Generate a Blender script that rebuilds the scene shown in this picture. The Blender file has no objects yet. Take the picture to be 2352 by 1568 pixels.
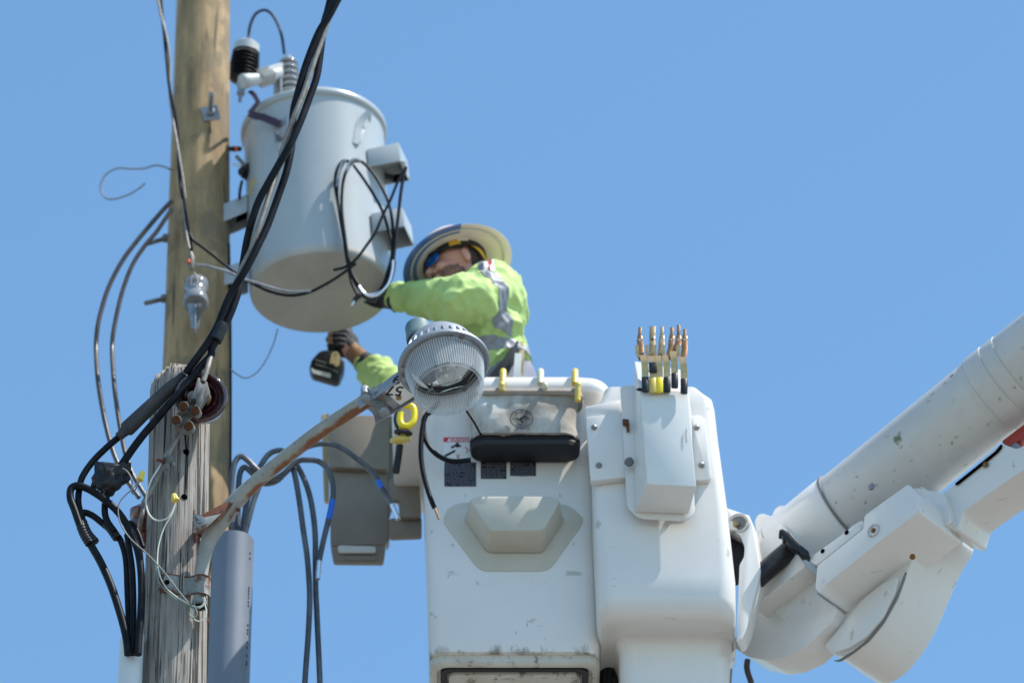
import bpy, bmesh, math, random
from mathutils import Vector, Matrix, noise, Quaternion
R = math.radians
scene = bpy.context.scene
col = scene.collection

# ------------------------------------------------------------------ camera
ELEV = 35.0
CAM = Vector((0, 0, 1.6))
cd = bpy.data.cameras.new("camera")
cam = bpy.data.objects.new("camera", cd); col.objects.link(cam)
cam.location = CAM
cam.rotation_euler = (R(90 + ELEV), 0, 0)
cd.lens = 200; cd.sensor_width = 36
cd.clip_start = 0.1; cd.clip_end = 6000
cd.dof.use_dof = True; cd.dof.focus_distance = 17.9; cd.dof.aperture_fstop = 2.3
scene.camera = cam
# ------------------------------------------------------------------ light
SUN = Vector((0.47, -0.135, 0.86)).normalized()      # towards the sun
w = bpy.data.worlds.new("World"); scene.world = w; w.use_nodes = True
nt = w.node_tree; nt.nodes.clear()
sky = nt.nodes.new('ShaderNodeTexSky'); sky.sky_type = 'NISHITA'; sky.sun_disc = False
sky.sun_elevation = math.asin(SUN.z); sky.sun_rotation = math.atan2(SUN.x, SUN.y)
sky.altitude = 0; sky.air_density = 1.0; sky.dust_density = 0.3; sky.ozone_density = 1.0
bg = nt.nodes.new('ShaderNodeBackground'); bg.inputs['Strength'].default_value = 0.15
wo = nt.nodes.new('ShaderNodeOutputWorld')
tn = nt.nodes.new('ShaderNodeMix'); tn.data_type = 'RGBA'; tn.blend_type = 'MULTIPLY'; tn.inputs[0].default_value = 1; tn.inputs[7].default_value = (.735, .955, 1.0, 1)
nt.links.new(sky.outputs[0], tn.inputs[6]); nt.links.new(tn.outputs[2], bg.inputs[0]); nt.links.new(bg.outputs[0], wo.inputs[0])
sl = bpy.data.lights.new("sun", 'SUN'); sl.energy = 4.5; sl.angle = R(0.5); sl.color = (1, 0.955, 0.89)
so = bpy.data.objects.new("sun", sl); col.objects.link(so); so.location = (5, -3, 30)
so.rotation_euler = SUN.to_track_quat('Z', 'Y').to_euler()
scene.view_settings.view_transform = 'Standard'; scene.view_settings.look = 'None'
scene.view_settings.exposure = 0.62; scene.view_settings.gamma = 1

# ------------------------------------------------------------------ measuring: a pixel of the 2352-wide photo to a point
FPX = 200 / 36 * 2352
RT = Vector((1, 0, 0)); UP = Vector((0, -math.sin(R(ELEV)), math.cos(R(ELEV)))); FW = Vector((0, math.cos(R(ELEV)), math.sin(R(ELEV))))
def ray(q): return FW + RT * ((q[0] - 1176) / FPX) + UP * ((784 - q[1]) / FPX)
def P(q, Y):
    d = ray(q); return CAM + d * (Y / d.y)
def PN(q, p0, n):
    d = ray(q); return CAM + d * ((p0 - CAM).dot(n) / d.dot(n))
def conv(ax, kx, ay): return lambda x, y: (ax + kx * x, ay + kx * y)
Q = lambda x, y: (x, y)
R1 = conv(321.6, .293, 0); R2 = conv(172.3, .293, 344.5); R3 = conv(631.6, .293, 488.1); R4 = conv(114.8, .2197, 803.9)
R5 = conv(114.8, .3044, 1091); S1 = conv(689.1, .293, 689.1); S2 = conv(918.8, .3174, 1091); S3 = conv(1263.3, .3295, 717.8)
S4 = conv(1607.8, .3164, 1091); S5 = conv(1665.2, .293, 689.1); S6 = conv(861.3, .16477, 689.1)
T1 = conv(488.1, .2076, 976.2); T2 = conv(890, .14648, 505.3); T3 = conv(689.1, .2563, 907.3); T4 = conv(775.2, .1465, 717.8)
T5 = conv(137.8, .293, 1033.6); T6 = conv(976.2, .1831, 832.6); T7 = conv(735, .2563, 321.6)
PXM = 714.0  # pixels per metre at the near pole

# ------------------------------------------------------------------ objects
ABS = {}
def empty(name, loc, label, cat, group=None):
    o = bpy.data.objects.new(name, None); col.objects.link(o); o.location = loc; o.empty_display_size = .2
    ABS[o.name] = Vector(loc); o['label'] = label; o['category'] = cat
    if group: o['group'] = group
    return o
def tag(o, label=None, cat=None, group=None, kind=None):
    if label: o['label'] = label
    if cat: o['category'] = cat
    if group: o['group'] = group
    if kind: o['kind'] = kind
    return o
def link(name, me, parent=None, base=None):
    vs = [v.co for v in me.vertices]
    if vs:
        lo = Vector([min(v[i] for v in vs) for i in range(3)]); hi = Vector([max(v[i] for v in vs) for i in range(3)])
        c = (lo + hi) / 2
        if parent is None: c.z = lo.z
    else: c = Vector((0, 0, 0))
    me.transform(Matrix.Translation(-c))
    o = bpy.data.objects.new(name, me); col.objects.link(o)
    ABS[o.name] = c
    if parent: o.parent = parent; o.location = c - ABS[parent.name]
    else: o.location = c
    return o
def frame(axis, hint=None):
    z = Vector(axis).normalized()
    h = Vector(hint) if hint else (Vector((0, 0, 1)) if abs(z.z) < .9 else Vector((1, 0, 0)))
    x = (h - z * h.dot(z)).normalized(); y = z.cross(x)
    return x, y, z
def smooth_path(pts, sub=6):
    pts = [Vector(p) for p in pts]
    if len(pts) < 3: return pts
    out = []
    P_ = [pts[0] * 2 - pts[1]] + pts + [pts[-1] * 2 - pts[-2]]
    for i in range(1, len(P_) - 2):
        a, b, c, d = P_[i - 1:i + 3]
        for k in range(sub):
            t = k / sub
            out.append(.5 * ((2 * b) + (c - a) * t + (2 * a - 5 * b + 4 * c - d) * t * t + (3 * b - a - 3 * c + d) * t ** 3))
    out.append(pts[-1]); return out
class MB:
    def __init__(s): s.v = []; s.f = []; s.m = []; s.cm = 0
    def add(s, vs, fs):
        o = len(s.v); s.v += [Vector(v) for v in vs]
        for f in fs: s.f.append([i + o for i in f]); s.m.append(s.cm)
        return s
    def loft(s, rings, cap0=True, cap1=True, closed=True):
        n = len(rings[0]); vs = [p for r in rings for p in r]; fs = []
        for i in range(len(rings) - 1):
            for j in range(n if closed else n - 1):
                k = (j + 1) % n
                fs.append([i * n + j, i * n + k, (i + 1) * n + k, (i + 1) * n + j])
        if cap0: fs.append(list(range(n))[::-1])
        if cap1: fs.append([(len(rings) - 1) * n + j for j in range(n)])
        return s.add(vs, fs)
    def tube(s, pts, r, n=12, cap=True, lobes=0, lay=60., amp=.12):
        pts = [Vector(p) for p in pts]; rings = []; L = 0
        t = (pts[1] - pts[0]).normalized(); x, y, _ = frame(t)
        for i, p in enumerate(pts):
            a = pts[max(i - 1, 0)]; b = pts[min(i + 1, len(pts) - 1)]
            t2 = (b - a)
            t2 = t2.normalized() if t2.length > 1e-9 else t
            q = t.rotation_difference(t2); x = q @ x; x = (x - t2 * x.dot(t2)).normalized(); y = t2.cross(x); t = t2
            if i: L += (p - pts[i - 1]).length
            rr = r[i] if isinstance(r, (list, tuple)) else (r(i / (len(pts) - 1)) if callable(r) else r)
            ring = []
            for j in range(n):
                th = 2 * math.pi * j / n
                k = rr * (1 + amp * abs(math.cos(lobes * .5 * (th - lay * L))) - amp) if lobes else rr
                ring.append(p + x * (math.cos(th) * k) + y * (math.sin(th) * k))
            rings.append(ring)
        return s.loft(rings, cap, cap)
    def lathe(s, prof, o, axis, n=48, hint=None, cap0=False, cap1=False, sc=(1, 1)):
        x, y, z = frame(axis, hint); o = Vector(o)
        rings = [[o + z * h + x * (r * sc[0] * math.cos(2 * math.pi * j / n)) + y * (r * sc[1] * math.sin(2 * math.pi * j / n)) for j in range(n)] for r, h in prof]
        return s.loft(rings, cap0, cap1)
    def box(s, c, hx, hy, hz):
        c = Vector(c); hx = Vector(hx); hy = Vector(hy); hz = Vector(hz)
        vs = [c + hx * a + hy * b + hz * d for a in (-1, 1) for b in (-1, 1) for d in (-1, 1)]
        return s.add(vs, [[0, 1, 3, 2], [4, 6, 7, 5], [0, 4, 5, 1], [2, 3, 7, 6], [0, 2, 6, 4], [1, 5, 7, 3]])
    def prism(s, poly, ext):
        poly = [Vector(p) for p in poly]; ext = Vector(ext)
        return s.loft([poly, [p + ext for p in poly]])
    def ell(s, c, rx, ry, rz, n=20, m=12):
        c = Vector(c); rx = Vector(rx); ry = Vector(ry); rz = Vector(rz); rings = []
        for i in range(1, m):
            a = math.pi * i / m
            rings.append([c + rz * (-math.cos(a)) + (rx * math.cos(2 * math.pi * j / n) + ry * math.sin(2 * math.pi * j / n)) * math.sin(a) for j in range(n)])
        return s.loft(rings)
    def mesh(s, name='m', bevel=0, seg=2, ang=28, sharp=38, flat=False):
        me = bpy.data.meshes.new(name)
        me.from_pydata([tuple(v) for v in s.v], [], s.f)
        for i, p in enumerate(me.polygons): p.material_index = s.m[i]
        bm = bmesh.new(); bm.from_mesh(me)
        bmesh.ops.remove_doubles(bm, verts=bm.verts, dist=1e-6)
        bmesh.ops.recalc_face_normals(bm, faces=bm.faces)
        if bevel:
            es = [e for e in bm.edges if len(e.link_faces) == 2 and e.calc_face_angle(0) > R(ang)]
            bmesh.ops.bevel(bm, geom=es, offset=bevel, segments=seg, profile=.5, affect='EDGES', clamp_overlap=True)
        for f in bm.faces: f.smooth = not flat
        bm.to_mesh(me); bm.free()
        if not flat: me.set_sharp_from_angle(angle=R(sharp))
        return me
    def build(s, name, mats, parent=None, **k):
        me = s.mesh(name, **k)
        for m_ in (mats if isinstance(mats, (list, tuple)) else [mats]): me.materials.append(m_)
        return link(name, me, parent)
def rrect(cx, cy, hx, hy, r, z, n=6):
    r = min(r, hx * .98, hy * .98); out = []
    for (sx, sy, a0) in ((1, 1, 0), (-1, 1, 90), (-1, -1, 180), (1, -1, 270)):
        for k in range(n + 1):
            a = R(a0 + 90 * k / n)
            out.append(Vector((cx + sx * (hx - r) + r * math.cos(a), cy + sy * (hy - r) + r * math.sin(a), z)))
    return out
def sect(y, xl, xr, Yf, Yb, r, n=6):
    a = P((xl, y), Yf); b = P((xr, y), Yf)
    return rrect((a.x + b.x) / 2, (Yf + Yb) / 2, (b.x - a.x) / 2, (Yb - Yf) / 2, r, (a.z + b.z) / 2, n)
def poly_px(pts, Y, cv=Q): return [P(cv(*p), Y) for p in pts]
def round_poly(pts, r, n=4):
    out = []; N = len(pts)
    for i in range(N):
        p = Vector(pts[i]); a = Vector(pts[i - 1]); b = Vector(pts[(i + 1) % N])
        u = (a - p); v = (b - p); k = min(r, u.length * .45, v.length * .45)
        s0 = p + u.normalized() * k; s1 = p + v.normalized() * k
        for j in range(n + 1):
            t = j / n; out.append(s0 * (1 - t) ** 2 + p * 2 * t * (1 - t) + s1 * t * t)
    return out
def wire(name, pts, r, m, parent=None, sub=6, n=10, cv=Q, Y=15.0, **k):
    """pts: (x, y) or (x, y, Y) measured on the photo"""
    p3 = [P(cv(p[0], p[1]), p[2] if len(p) > 2 else Y) for p in pts]
    b = MB().tube(smooth_path(p3, sub), r, n, **k)
    return b.build(name, m, parent, sharp=80)
def cut(path, a, b):
    n = len(path) - 1; return path[int(a * n):int(b * n) + 1]

# ------------------------------------------------------------------ materials
MATS = {}
def mat(name, c, *a, **k):
    zs = k.pop('zstain', None); ln = k.pop('lines', None); m = mat_(name, c, *a, **k)
    if ln:      # fine dark checks along the grain
        t = m.node_tree; N = t.nodes; L = t.links; b = N['Principled BSDF']; tc = N.new('ShaderNodeTexCoord'); old = b.inputs['Base Color'].links[0].from_socket
        for (lc, sc_, st_, at_) in ln:
            mp = N.new('ShaderNodeMapping'); mp.inputs['Scale'].default_value = st_; L.new(tc.outputs['Object'], mp.inputs[0])
            nz = N.new('ShaderNodeTexNoise'); nz.inputs['Scale'].default_value = sc_; nz.inputs['Detail'].default_value = 3; L.new(mp.outputs[0], nz.inputs[0])
            r2 = N.new('ShaderNodeMapRange'); r2.inputs[1].default_value = at_; r2.inputs[2].default_value = at_ + .05; L.new(nz.outputs[0], r2.inputs[0])
            mx = N.new('ShaderNodeMix'); mx.data_type = 'RGBA'; L.new(r2.outputs[0], mx.inputs[0]); L.new(old, mx.inputs[6]); mx.inputs[7].default_value = (*lc, 1); old = mx.outputs[2]
        L.new(old, b.inputs['Base Color'])
    if zs:
        t = m.node_tree; N = t.nodes; L = t.links; b = N['Principled BSDF']; tc = N.new('ShaderNodeTexCoord'); sp = N.new('ShaderNodeSeparateXYZ'); L.new(tc.outputs['Object'], sp.inputs[0])
        mp = N.new('ShaderNodeMapping'); mp.inputs['Scale'].default_value = (1, 1, .45); L.new(tc.outputs['Object'], mp.inputs[0])
        nz = N.new('ShaderNodeTexNoise'); nz.inputs['Scale'].default_value = 22; nz.inputs['Detail'].default_value = 9; nz.inputs['Roughness'].default_value = .7; L.new(mp.outputs[0], nz.inputs[0])
        mr = N.new('ShaderNodeMapRange'); mr.inputs[1].default_value = zs[1]; mr.inputs[2].default_value = zs[0]; L.new(sp.outputs[2], mr.inputs[0])
        ad = N.new('ShaderNodeMath'); ad.operation = 'MULTIPLY_ADD'; ad.inputs[1].default_value = .42; L.new(mr.outputs[0], ad.inputs[0]); L.new(nz.outputs[0], ad.inputs[2])
        r2 = N.new('ShaderNodeMapRange'); r2.inputs[1].default_value = .70; r2.inputs[2].default_value = .88; L.new(ad.outputs[0], r2.inputs[0])
        mx = N.new('ShaderNodeMix'); mx.data_type = 'RGBA'; L.new(r2.outputs[0], mx.inputs[0]); old = b.inputs['Base Color'].links[0].from_socket; L.new(old, mx.inputs[6]); mx.inputs[7].default_value = (*zs[2], 1); L.new(mx.outputs[2], b.inputs['Base Color'])
    return m
def mat_(name, c, rough=.5, metal=0., c2=None, scale=8., stretch=(1, 1, 1), amount=.5, detail=6., bump=0., bscale=60., spec=.5, spots=None, spot_scale=20., spot_at=.62, coat=0, stretchb=(1, 1, 1), under=None, c3=None, s3=3., at3=.5):
    m = bpy.data.materials.new(name); m.use_nodes = True; t = m.node_tree; N = t.nodes; L = t.links
    b = N['Principled BSDF']
    b.inputs['Roughness'].default_value = rough; b.inputs['Metallic'].default_value = metal
    b.inputs['Specular IOR Level'].default_value = spec; b.inputs['Coat Weight'].default_value = coat
    tc = N.new('ShaderNodeTexCoord')
    def noise_(sc, st, det=detail, rgh=.6):
        mp = N.new('ShaderNodeMapping'); mp.inputs['Scale'].default_value = st
        L.new(tc.outputs['Object'], mp.inputs[0])
        nz = N.new('ShaderNodeTexNoise'); nz.inputs['Scale'].default_value = sc; nz.inputs['Detail'].default_value = det; nz.inputs['Roughness'].default_value = rgh
        L.new(mp.outputs[0], nz.inputs[0]); return nz
    def ramp(src, a, bb):
        mr = N.new('ShaderNodeMapRange'); mr.interpolation_type = 'SMOOTHSTEP'
        mr.inputs[1].default_value = a; mr.inputs[2].default_value = bb
        L.new(src, mr.inputs[0]); return mr.outputs[0]
    def mix(f, a, bcol):
        mx = N.new('ShaderNodeMix'); mx.data_type = 'RGBA'
        if isinstance(f, float): mx.inputs[0].default_value = f
        else: L.new(f, mx.inputs[0])
        for sck, v in ((mx.inputs[6], a), (mx.inputs[7], bcol)):
            if isinstance(v, tuple): sck.default_value = (*v, 1)
            else: L.new(v, sck)
        return mx.outputs[2]
    cur = c
    if c2:
        cur = mix(ramp(noise_(scale, stretch).outputs[0], .5 - amount * .4, .5 + amount * .4), c, c2)
    if c3:
        cur = mix(ramp(noise_(s3, (1, 1, 1)).outputs[0], at3, at3 + .12), cur, c3)
    if spots:
        cur = mix(ramp(noise_(spot_scale, (1, 1, 1), 8., .7).outputs[0], spot_at, spot_at + .08), cur, spots)
    if under:   # colour of rust settled on the lower side: (colour, lo, hi)
        sp = N.new('ShaderNodeSeparateXYZ'); L.new(tc.outputs['Normal'], sp.inputs[0])
        ad = N.new('ShaderNodeMath'); ad.operation = 'MULTIPLY_ADD'; ad.inputs[1].default_value = 1.6
        L.new(noise_(9, (1, 1, 1)).outputs[0], ad.inputs[0]); 
        ng = N.new('ShaderNodeMath'); ng.operation = 'MULTIPLY'; ng.inputs[1].default_value = -1; L.new(sp.outputs[2], ng.inputs[0])
        L.new(ng.outputs[0], ad.inputs[2])
        cur = mix(ramp(ad.outputs[0], under[1], under[2]), cur, under[0])
    if isinstance(cur, tuple): b.inputs['Base Color'].default_value = (*cur, 1)
    else: L.new(cur, b.inputs['Base Color'])
    if bump:
        bp = N.new('ShaderNodeBump'); bp.inputs['Strength'].default_value = min(1, bump); bp.inputs['Distance'].default_value = .004
        L.new(noise_(bscale, stretchb).outputs[0], bp.inputs['Height']); L.new(bp.outputs[0], b.inputs['Normal'])
    MATS[name] = m
    return m
M = dict(
 wood_new=mat('treated_wood', (.45, .31, .155), .85, lines=[((.10, .07, .04), 40, (1, 1, .06), .64)], c2=(.17, .115, .062), scale=12, stretch=(1.6, 1.6, .38), amount=.75, bump=.7, bscale=45, stretchb=(1.6, 1.6, .12), spots=(.06, .03, .018), spot_scale=10, spot_at=.70, c3=(.21, .155, .09), s3=7, at3=.50),
 wood_old=mat('weathered_wood', (.385, .345, .305), .9, lines=[((.05, .044, .04), 135, (1, 1, .03), .60), ((.022, .02, .018), 75, (1, 1, .018), .645)], c2=(.175, .155, .135), scale=70, stretch=(1, 1, .08), amount=.8, bump=1, bscale=150, stretchb=(1, 1, .04), c3=(.17, .185, .12), s3=4.5, at3=.60),
 hole=mat('dark_bolt_hole', (.003, .003, .003), 1, spec=0),
 tank=mat('grey_tank_paint', (.40, .43, .435), .30, c2=(.36, .39, .395), scale=3, coat=.15, bump=.03, bscale=4),
 tank_bot=mat('unpolished_tank_underside', (.46, .445, .41), .6, c2=(.38, .365, .335), scale=5, spots=(.16, .12, .07), spot_scale=30, spot_at=.70),
 porcelain=mat('grey_porcelain', (.21, .225, .235), .14, coat=.6),
 blackpoly=mat('black_polymer', (.009, .010, .013), .38, spec=.35),
 greyplastic=mat('grey_plastic', (.50, .51, .50), .5, c2=(.42, .43, .42), scale=14),
 maroon=mat('maroon_strap', (.06, .03, .045), .35, metal=.3),
 copper=mat('aged_copper', (.34, .18, .07), .34, metal=.9, c2=(.20, .10, .04), scale=25),
 brass=mat('worn_brass', (.42, .33, .18), .34, metal=.85, c2=(.26, .18, .09), scale=22),
 black=mat('black_cable_jacket', (.006, .0065, .009), .42, spec=.12, c2=(.014, .014, .017), scale=30, spots=(.10, .10, .10), spot_scale=120, spot_at=.74),
 greycable=mat('grey_cable_jacket', (.036, .039, .046), .30, spec=.6, c2=(.10, .106, .118), scale=22, stretch=(1, 1, .5), bump=.1),
 browncable=mat('weathered_brown_cable', (.045, .034, .027), .38, c2=(.08, .06, .048), scale=15),
 bare=mat('weathered_bare_aluminium', (.30, .27, .235), .55, metal=.35, c2=(.20, .175, .15), scale=40),
 alu=mat('bright_stranded_aluminium', (.78, .80, .83), .28, metal=.9),
 thin=mat('thin_grey_wire', (.16, .155, .15), .5),
 whitewire=mat('off_white_wire', (.62, .62, .55), .5),
 greenwire=mat('green_wire', (.16, .22, .17), .5),
 galv=mat('galvanised_steel', (.32, .335, .35), .45, metal=.55, c2=(.21, .22, .235), scale=35),
 galv_dull=mat('dull_galvanised_steel', (.22, .21, .195), .6, metal=.25, c2=(.14, .13, .115), scale=22, spots=(.20, .10, .05), spot_scale=18, spot_at=.68),
 arm=mat('weathered_grey_arm_paint', (.325, .325, .295), .6, lines=[((.10, .05, .03), 45, (1, 1, 1), .66)], c2=(.235, .24, .215), scale=14, spots=(.10, .045, .022), spot_scale=34, spot_at=.63, under=((.20, .072, .026), 1.38, 1.66), bump=.15),
 band=mat('grey_band_with_rust', (.29, .305, .29), .6, c2=(.22, .23, .21), scale=14, spots=(.14, .055, .028), spot_scale=16, spot_at=.52, bump=.2),
 rust=mat('rusty_iron', (.17, .055, .02), .85, c2=(.08, .03, .018), scale=30, bump=.6),
 rustbolt=mat('rusty_bolt_head', (.15, .055, .024), .95, spec=.1, c2=(.07, .028, .015), scale=50, bump=.6),
 glaze=mat('maroon_glaze', (.065, .012, .014), .12, c2=(.035, .008, .012), scale=12, coat=.8),
 glaze2=mat('red_brown_glaze', (.16, .04, .02), .25, coat=.5),
 sleeve=mat('dark_grey_splice_sleeve', (.038, .040, .046), .6, spec=.3, c2=(.062, .056, .052), scale=14, bump=.1),
 tape=mat('black_tape', (.008, .008, .011), .42, spec=.35, c2=(.018, .017, .019), scale=40, bump=.4, bscale=50),
 bluetape=mat('blue_tape', (.015, .14, .62), .3, bump=.3, bscale=200),
 pvc=mat('grey_conduit_plastic', (.165, .19, .235), .5, c2=(.14, .165, .205), scale=6, bump=.04),
 pvcw=mat('pale_riser_plastic', (.62, .65, .66), .5, c2=(.56, .59, .60), scale=6),
 nut=mat('yellow_wire_connector', (.78, .60, .10), .5),
 cast=mat('cast_aluminium_housing', (.30, .325, .36), .5, metal=.35, c2=(.24, .262, .295), scale=18, bump=.1),
 castshade=mat('aluminium_inner_ring', (.30, .29, .27), .6, metal=.2, c2=(.22, .21, .19), scale=20),
 teal=mat('teal_photocell_plastic', (.095, .155, .155), .5, c2=(.12, .185, .18), scale=9),
 rubber=mat('black_rubber', (.010, .010, .012), .6),
 plate=mat('white_number_plate', (.80, .80, .78), .4), ink=mat('black_ink', (.01, .01, .01), .5),
 reflector=mat('silver_reflector', (.85, .85, .82), .14, metal=.9, c2=(.7, .7, .66), scale=6),
 cream=mat('cream_socket', (.70, .62, .45), .4),
 gel=mat('white_gelcoat', (.75, .725, .69), .33, lines=[((.52, .50, .44), 34, (.25, 1, .5), .68)], c2=(.70, .675, .64), scale=2.5, coat=.2, spots=(.34, .32, .27), spot_scale=17, spot_at=.685, bump=.02, bscale=5),
 gel_dirty=mat('stained_white_gelcoat', (.58, .555, .52), lines=[((.17, .17, .08), 13, (1, 1, 1), .665), ((.30, .29, .24), 50, (1, 1, 1), .67)], rough=.38, c2=(.51, .49, .46), scale=4, spots=(.16, .155, .09), spot_scale=9, spot_at=.615, bump=.05),
 gel_bucket=mat('white_bucket_gelcoat', (.75, .725, .69), .33, lines=[((.50, .48, .42), 32, (.22, 1, .7), .68), ((.42, .40, .36), 40, (1, 1, .35), .70)], c2=(.70, .675, .64), scale=2.5, coat=.2, spots=(.30, .29, .26), spot_scale=26, spot_at=.715, bump=.02, bscale=5, zstain=(-.58, -.48, (.26, .235, .195))),
 gel_holster=mat('scuffed_white_holster', (.74, .74, .715), .35, c2=(.68, .675, .64), scale=4, coat=.2, spots=(.16, .15, .13), spot_scale=30, spot_at=.70),
 brass_bright=mat('pale_brass_strap', (.66, .45, .22), .30, metal=.75, c2=(.50, .32, .13), scale=25),
 gel_grime=mat('grimy_bucket_bottom', (.60, .58, .52), .55, c2=(.48, .45, .38), scale=5, spots=(.22, .195, .16), spot_scale=18, spot_at=.53),
 beige=mat('aged_beige_fibreglass', (.56, .53, .455), .5, c2=(.48, .45, .37), scale=4, spots=(.12, .11, .08), spot_scale=14, spot_at=.70),
 yellow=mat('yellow_plastic_hook', (.66, .47, .06), .4, c2=(.58, .45, .12), scale=12),
 ivory=mat('ivory_plastic_hook', (.56, .53, .38), .4),
 brightyel=mat('bright_yellow_plastic', (.85, .66, .015), .32),
 canvas=mat('dirty_white_canvas', (.54, .53, .50), .9, c2=(.34, .31, .27), scale=9, stretch=(1, 1, .6), amount=.45, bump=.5, bscale=40, c3=(.30, .265, .22), s3=7, at3=.50),
 canvasrim=mat('grimy_canvas_rim', (.36, .31, .27), .8, c2=(.28, .24, .2), scale=12),
 brownbox=mat('dusty_grey_brown_plastic', (.275, .23, .185), .6, c2=(.22, .185, .148), scale=6, spots=(.40, .24, .13), spot_scale=4, spot_at=.70),
 tan=mat('tan_plastic', (.50, .38, .22), .5, c2=(.44, .34, .2), scale=6),
 palegrey=mat('pale_grey_strip', (.62, .62, .58), .4),
 red=mat('red_label', (.60, .03, .05), .45), white=mat('white_label', (.78, .78, .78), .5),
 darklabel=mat('black_label', (.015, .016, .028), .45), redpaint=mat('red_painted_steel', (.34, .03, .018), .4),
 shirt=mat('lime_green_shirt_fabric', (.45, .60, .22), .85, c2=(.40, .55, .18), scale=12, bump=.25, bscale=25),
 tapegrey=mat('silver_reflective_band', (.26, .27, .30), .5, c2=(.22, .23, .26), scale=20),
 trousers=mat('grey_blue_work_trousers', (.15, .16, .22), .85, c2=(.24, .24, .28), scale=9, bump=.4),
 skin=mat('sunburnt_skin', (.62, .31, .23), .5, c2=(.56, .25, .18), scale=10),
 beard=mat('short_brown_beard', (.13, .065, .045), .9, c2=(.30, .14, .10), scale=60, bump=.5, bscale=150),
 hair=mat('dark_brown_hair', (.04, .025, .018), .8),
 hat=mat('white_hard_hat', (.78, .66, .60), .35, c2=(.70, .58, .52), scale=6, spots=(.42, .40, .36), spot_scale=9, spot_at=.68),
 hatblue=mat('blue_hat_tape', (.05, .14, .42), .3, c2=(.14, .18, .36), scale=12),
 hatin=mat('cream_hat_liner', (.58, .54, .42), .6), amber=mat('amber_headband_strap', (.70, .38, .02), .5),
 lens_blue=mat('blue_mirror_lens', (.01, .16, .62), .08, metal=.75, c2=(.01, .10, .42), scale=20),
 glove=mat('black_glove_fabric', (.014, .014, .018), .8, bump=.4), leather=mat('tan_glove_leather', (.30, .15, .06), .7, c2=(.22, .11, .045), scale=20),
 greytool=mat('dark_grey_tool_plastic', (.03, .035, .042), .5),
 strap=mat('tan_harness_strap', (.46, .36, .18), .8), yel=mat('yellow_label', (.75, .5, .03), .5),
 grass=mat('pale_gravel_ground', (.165, .16, .145), .95, c2=(.21, .20, .18), scale=.4),
)
def clear_mat(name, tint, mixf, rough=.08):
    m = bpy.data.materials.new(name); m.use_nodes = True; t = m.node_tree; N = t.nodes; L = t.links; N.clear()
    o = N.new('ShaderNodeOutputMaterial'); tr = N.new('ShaderNodeBsdfTransparent'); tr.inputs[0].default_value = (*tint, 1)
    pb = N.new('ShaderNodeBsdfPrincipled'); pb.inputs['Base Color'].default_value = (.66, .70, .73, 1); pb.inputs['Roughness'].default_value = rough; pb.inputs['Coat Weight'].default_value = .3
    tl = N.new('ShaderNodeBsdfTranslucent'); tl.inputs[0].default_value = (.62, .66, .69, 1)
    a = N.new('ShaderNodeMixShader'); a.inputs[0].default_value = .5; L.new(pb.outputs[0], a.inputs[1]); L.new(tl.outputs[0], a.inputs[2])
    fr = N.new('ShaderNodeLayerWeight'); fr.inputs[0].default_value = .35
    mr = N.new('ShaderNodeMapRange'); mr.inputs[3].default_value = mixf; mr.inputs[4].default_value = 1.0; L.new(fr.outputs['Facing'], mr.inputs[0])
    b = N.new('ShaderNodeMixShader'); L.new(mr.outputs[0], b.inputs[0]); L.new(tr.outputs[0], b.inputs[1]); L.new(a.outputs[0], b.inputs[2]); L.new(b.outputs[0], o.inputs[0])
    return m
M['acrylic'] = clear_mat('clear_ribbed_acrylic', (.95, .97, .99), .14)
M['frost'] = clear_mat('frosted_prism_acrylic', (.95, .97, .99), .80)
M['bulb'] = clear_mat('clear_bulb_glass', (.97, .97, .96), .08, .03)
M['visor'] = clear_mat('clear_blue_visor', (.35, .5, .85), .3)
def text_mesh(body, size, o, xdir, ydir, extr=.0004, align='CENTER'):
    cu = bpy.data.curves.new('t', 'FONT'); cu.body = body; cu.size = size; cu.extrude = extr; cu.align_x = align; cu.align_y = 'CENTER'; cu.offset = size * .012
    ob = bpy.data.objects.new('t', cu); col.objects.link(ob)
    dg = bpy.context.evaluated_depsgraph_get(); me = bpy.data.meshes.new_from_object(ob.evaluated_get(dg))
    bpy.data.objects.remove(ob); bpy.data.curves.remove(cu)
    x = Vector(xdir).normalized(); y = Vector(ydir); y = (y - x * y.dot(x)).normalized(); z = x.cross(y)
    mw = Matrix((x, y, z)).transposed().to_4x4(); mw.translation = Vector(o)
    me.transform(mw); return me
def text_obj(name, body, size, o, xd, yd, m, parent, **k):
    me = text_mesh(body, size, o, xd, yd, **k); me.materials.clear(); me.materials.append(m); return link(name, me, parent)
def remesh(mb, voxel, smooth_it=4):
    me = mb.mesh('tmp'); ob = bpy.data.objects.new('tmp', me); col.objects.link(ob)
    md = ob.modifiers.new('r', 'REMESH'); md.mode = 'VOXEL'; md.voxel_size = voxel; md.use_smooth_shade = True
    ms = ob.modifiers.new('s', 'SMOOTH'); ms.factor = .6; ms.iterations = smooth_it
    dg = bpy.context.evaluated_depsgraph_get(); out = bpy.data.meshes.new_from_object(ob.evaluated_get(dg))
    bpy.data.objects.remove(ob); bpy.data.meshes.remove(me)
    for p in out.polygons: p.use_smooth = True
    return out
def wrinkle(me, amp, fn):
    me.update(); ns = [v.normal.copy() for v in me.vertices]
    for v, n in zip(me.vertices, ns): v.co += n * (amp * fn(v.co))
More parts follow.
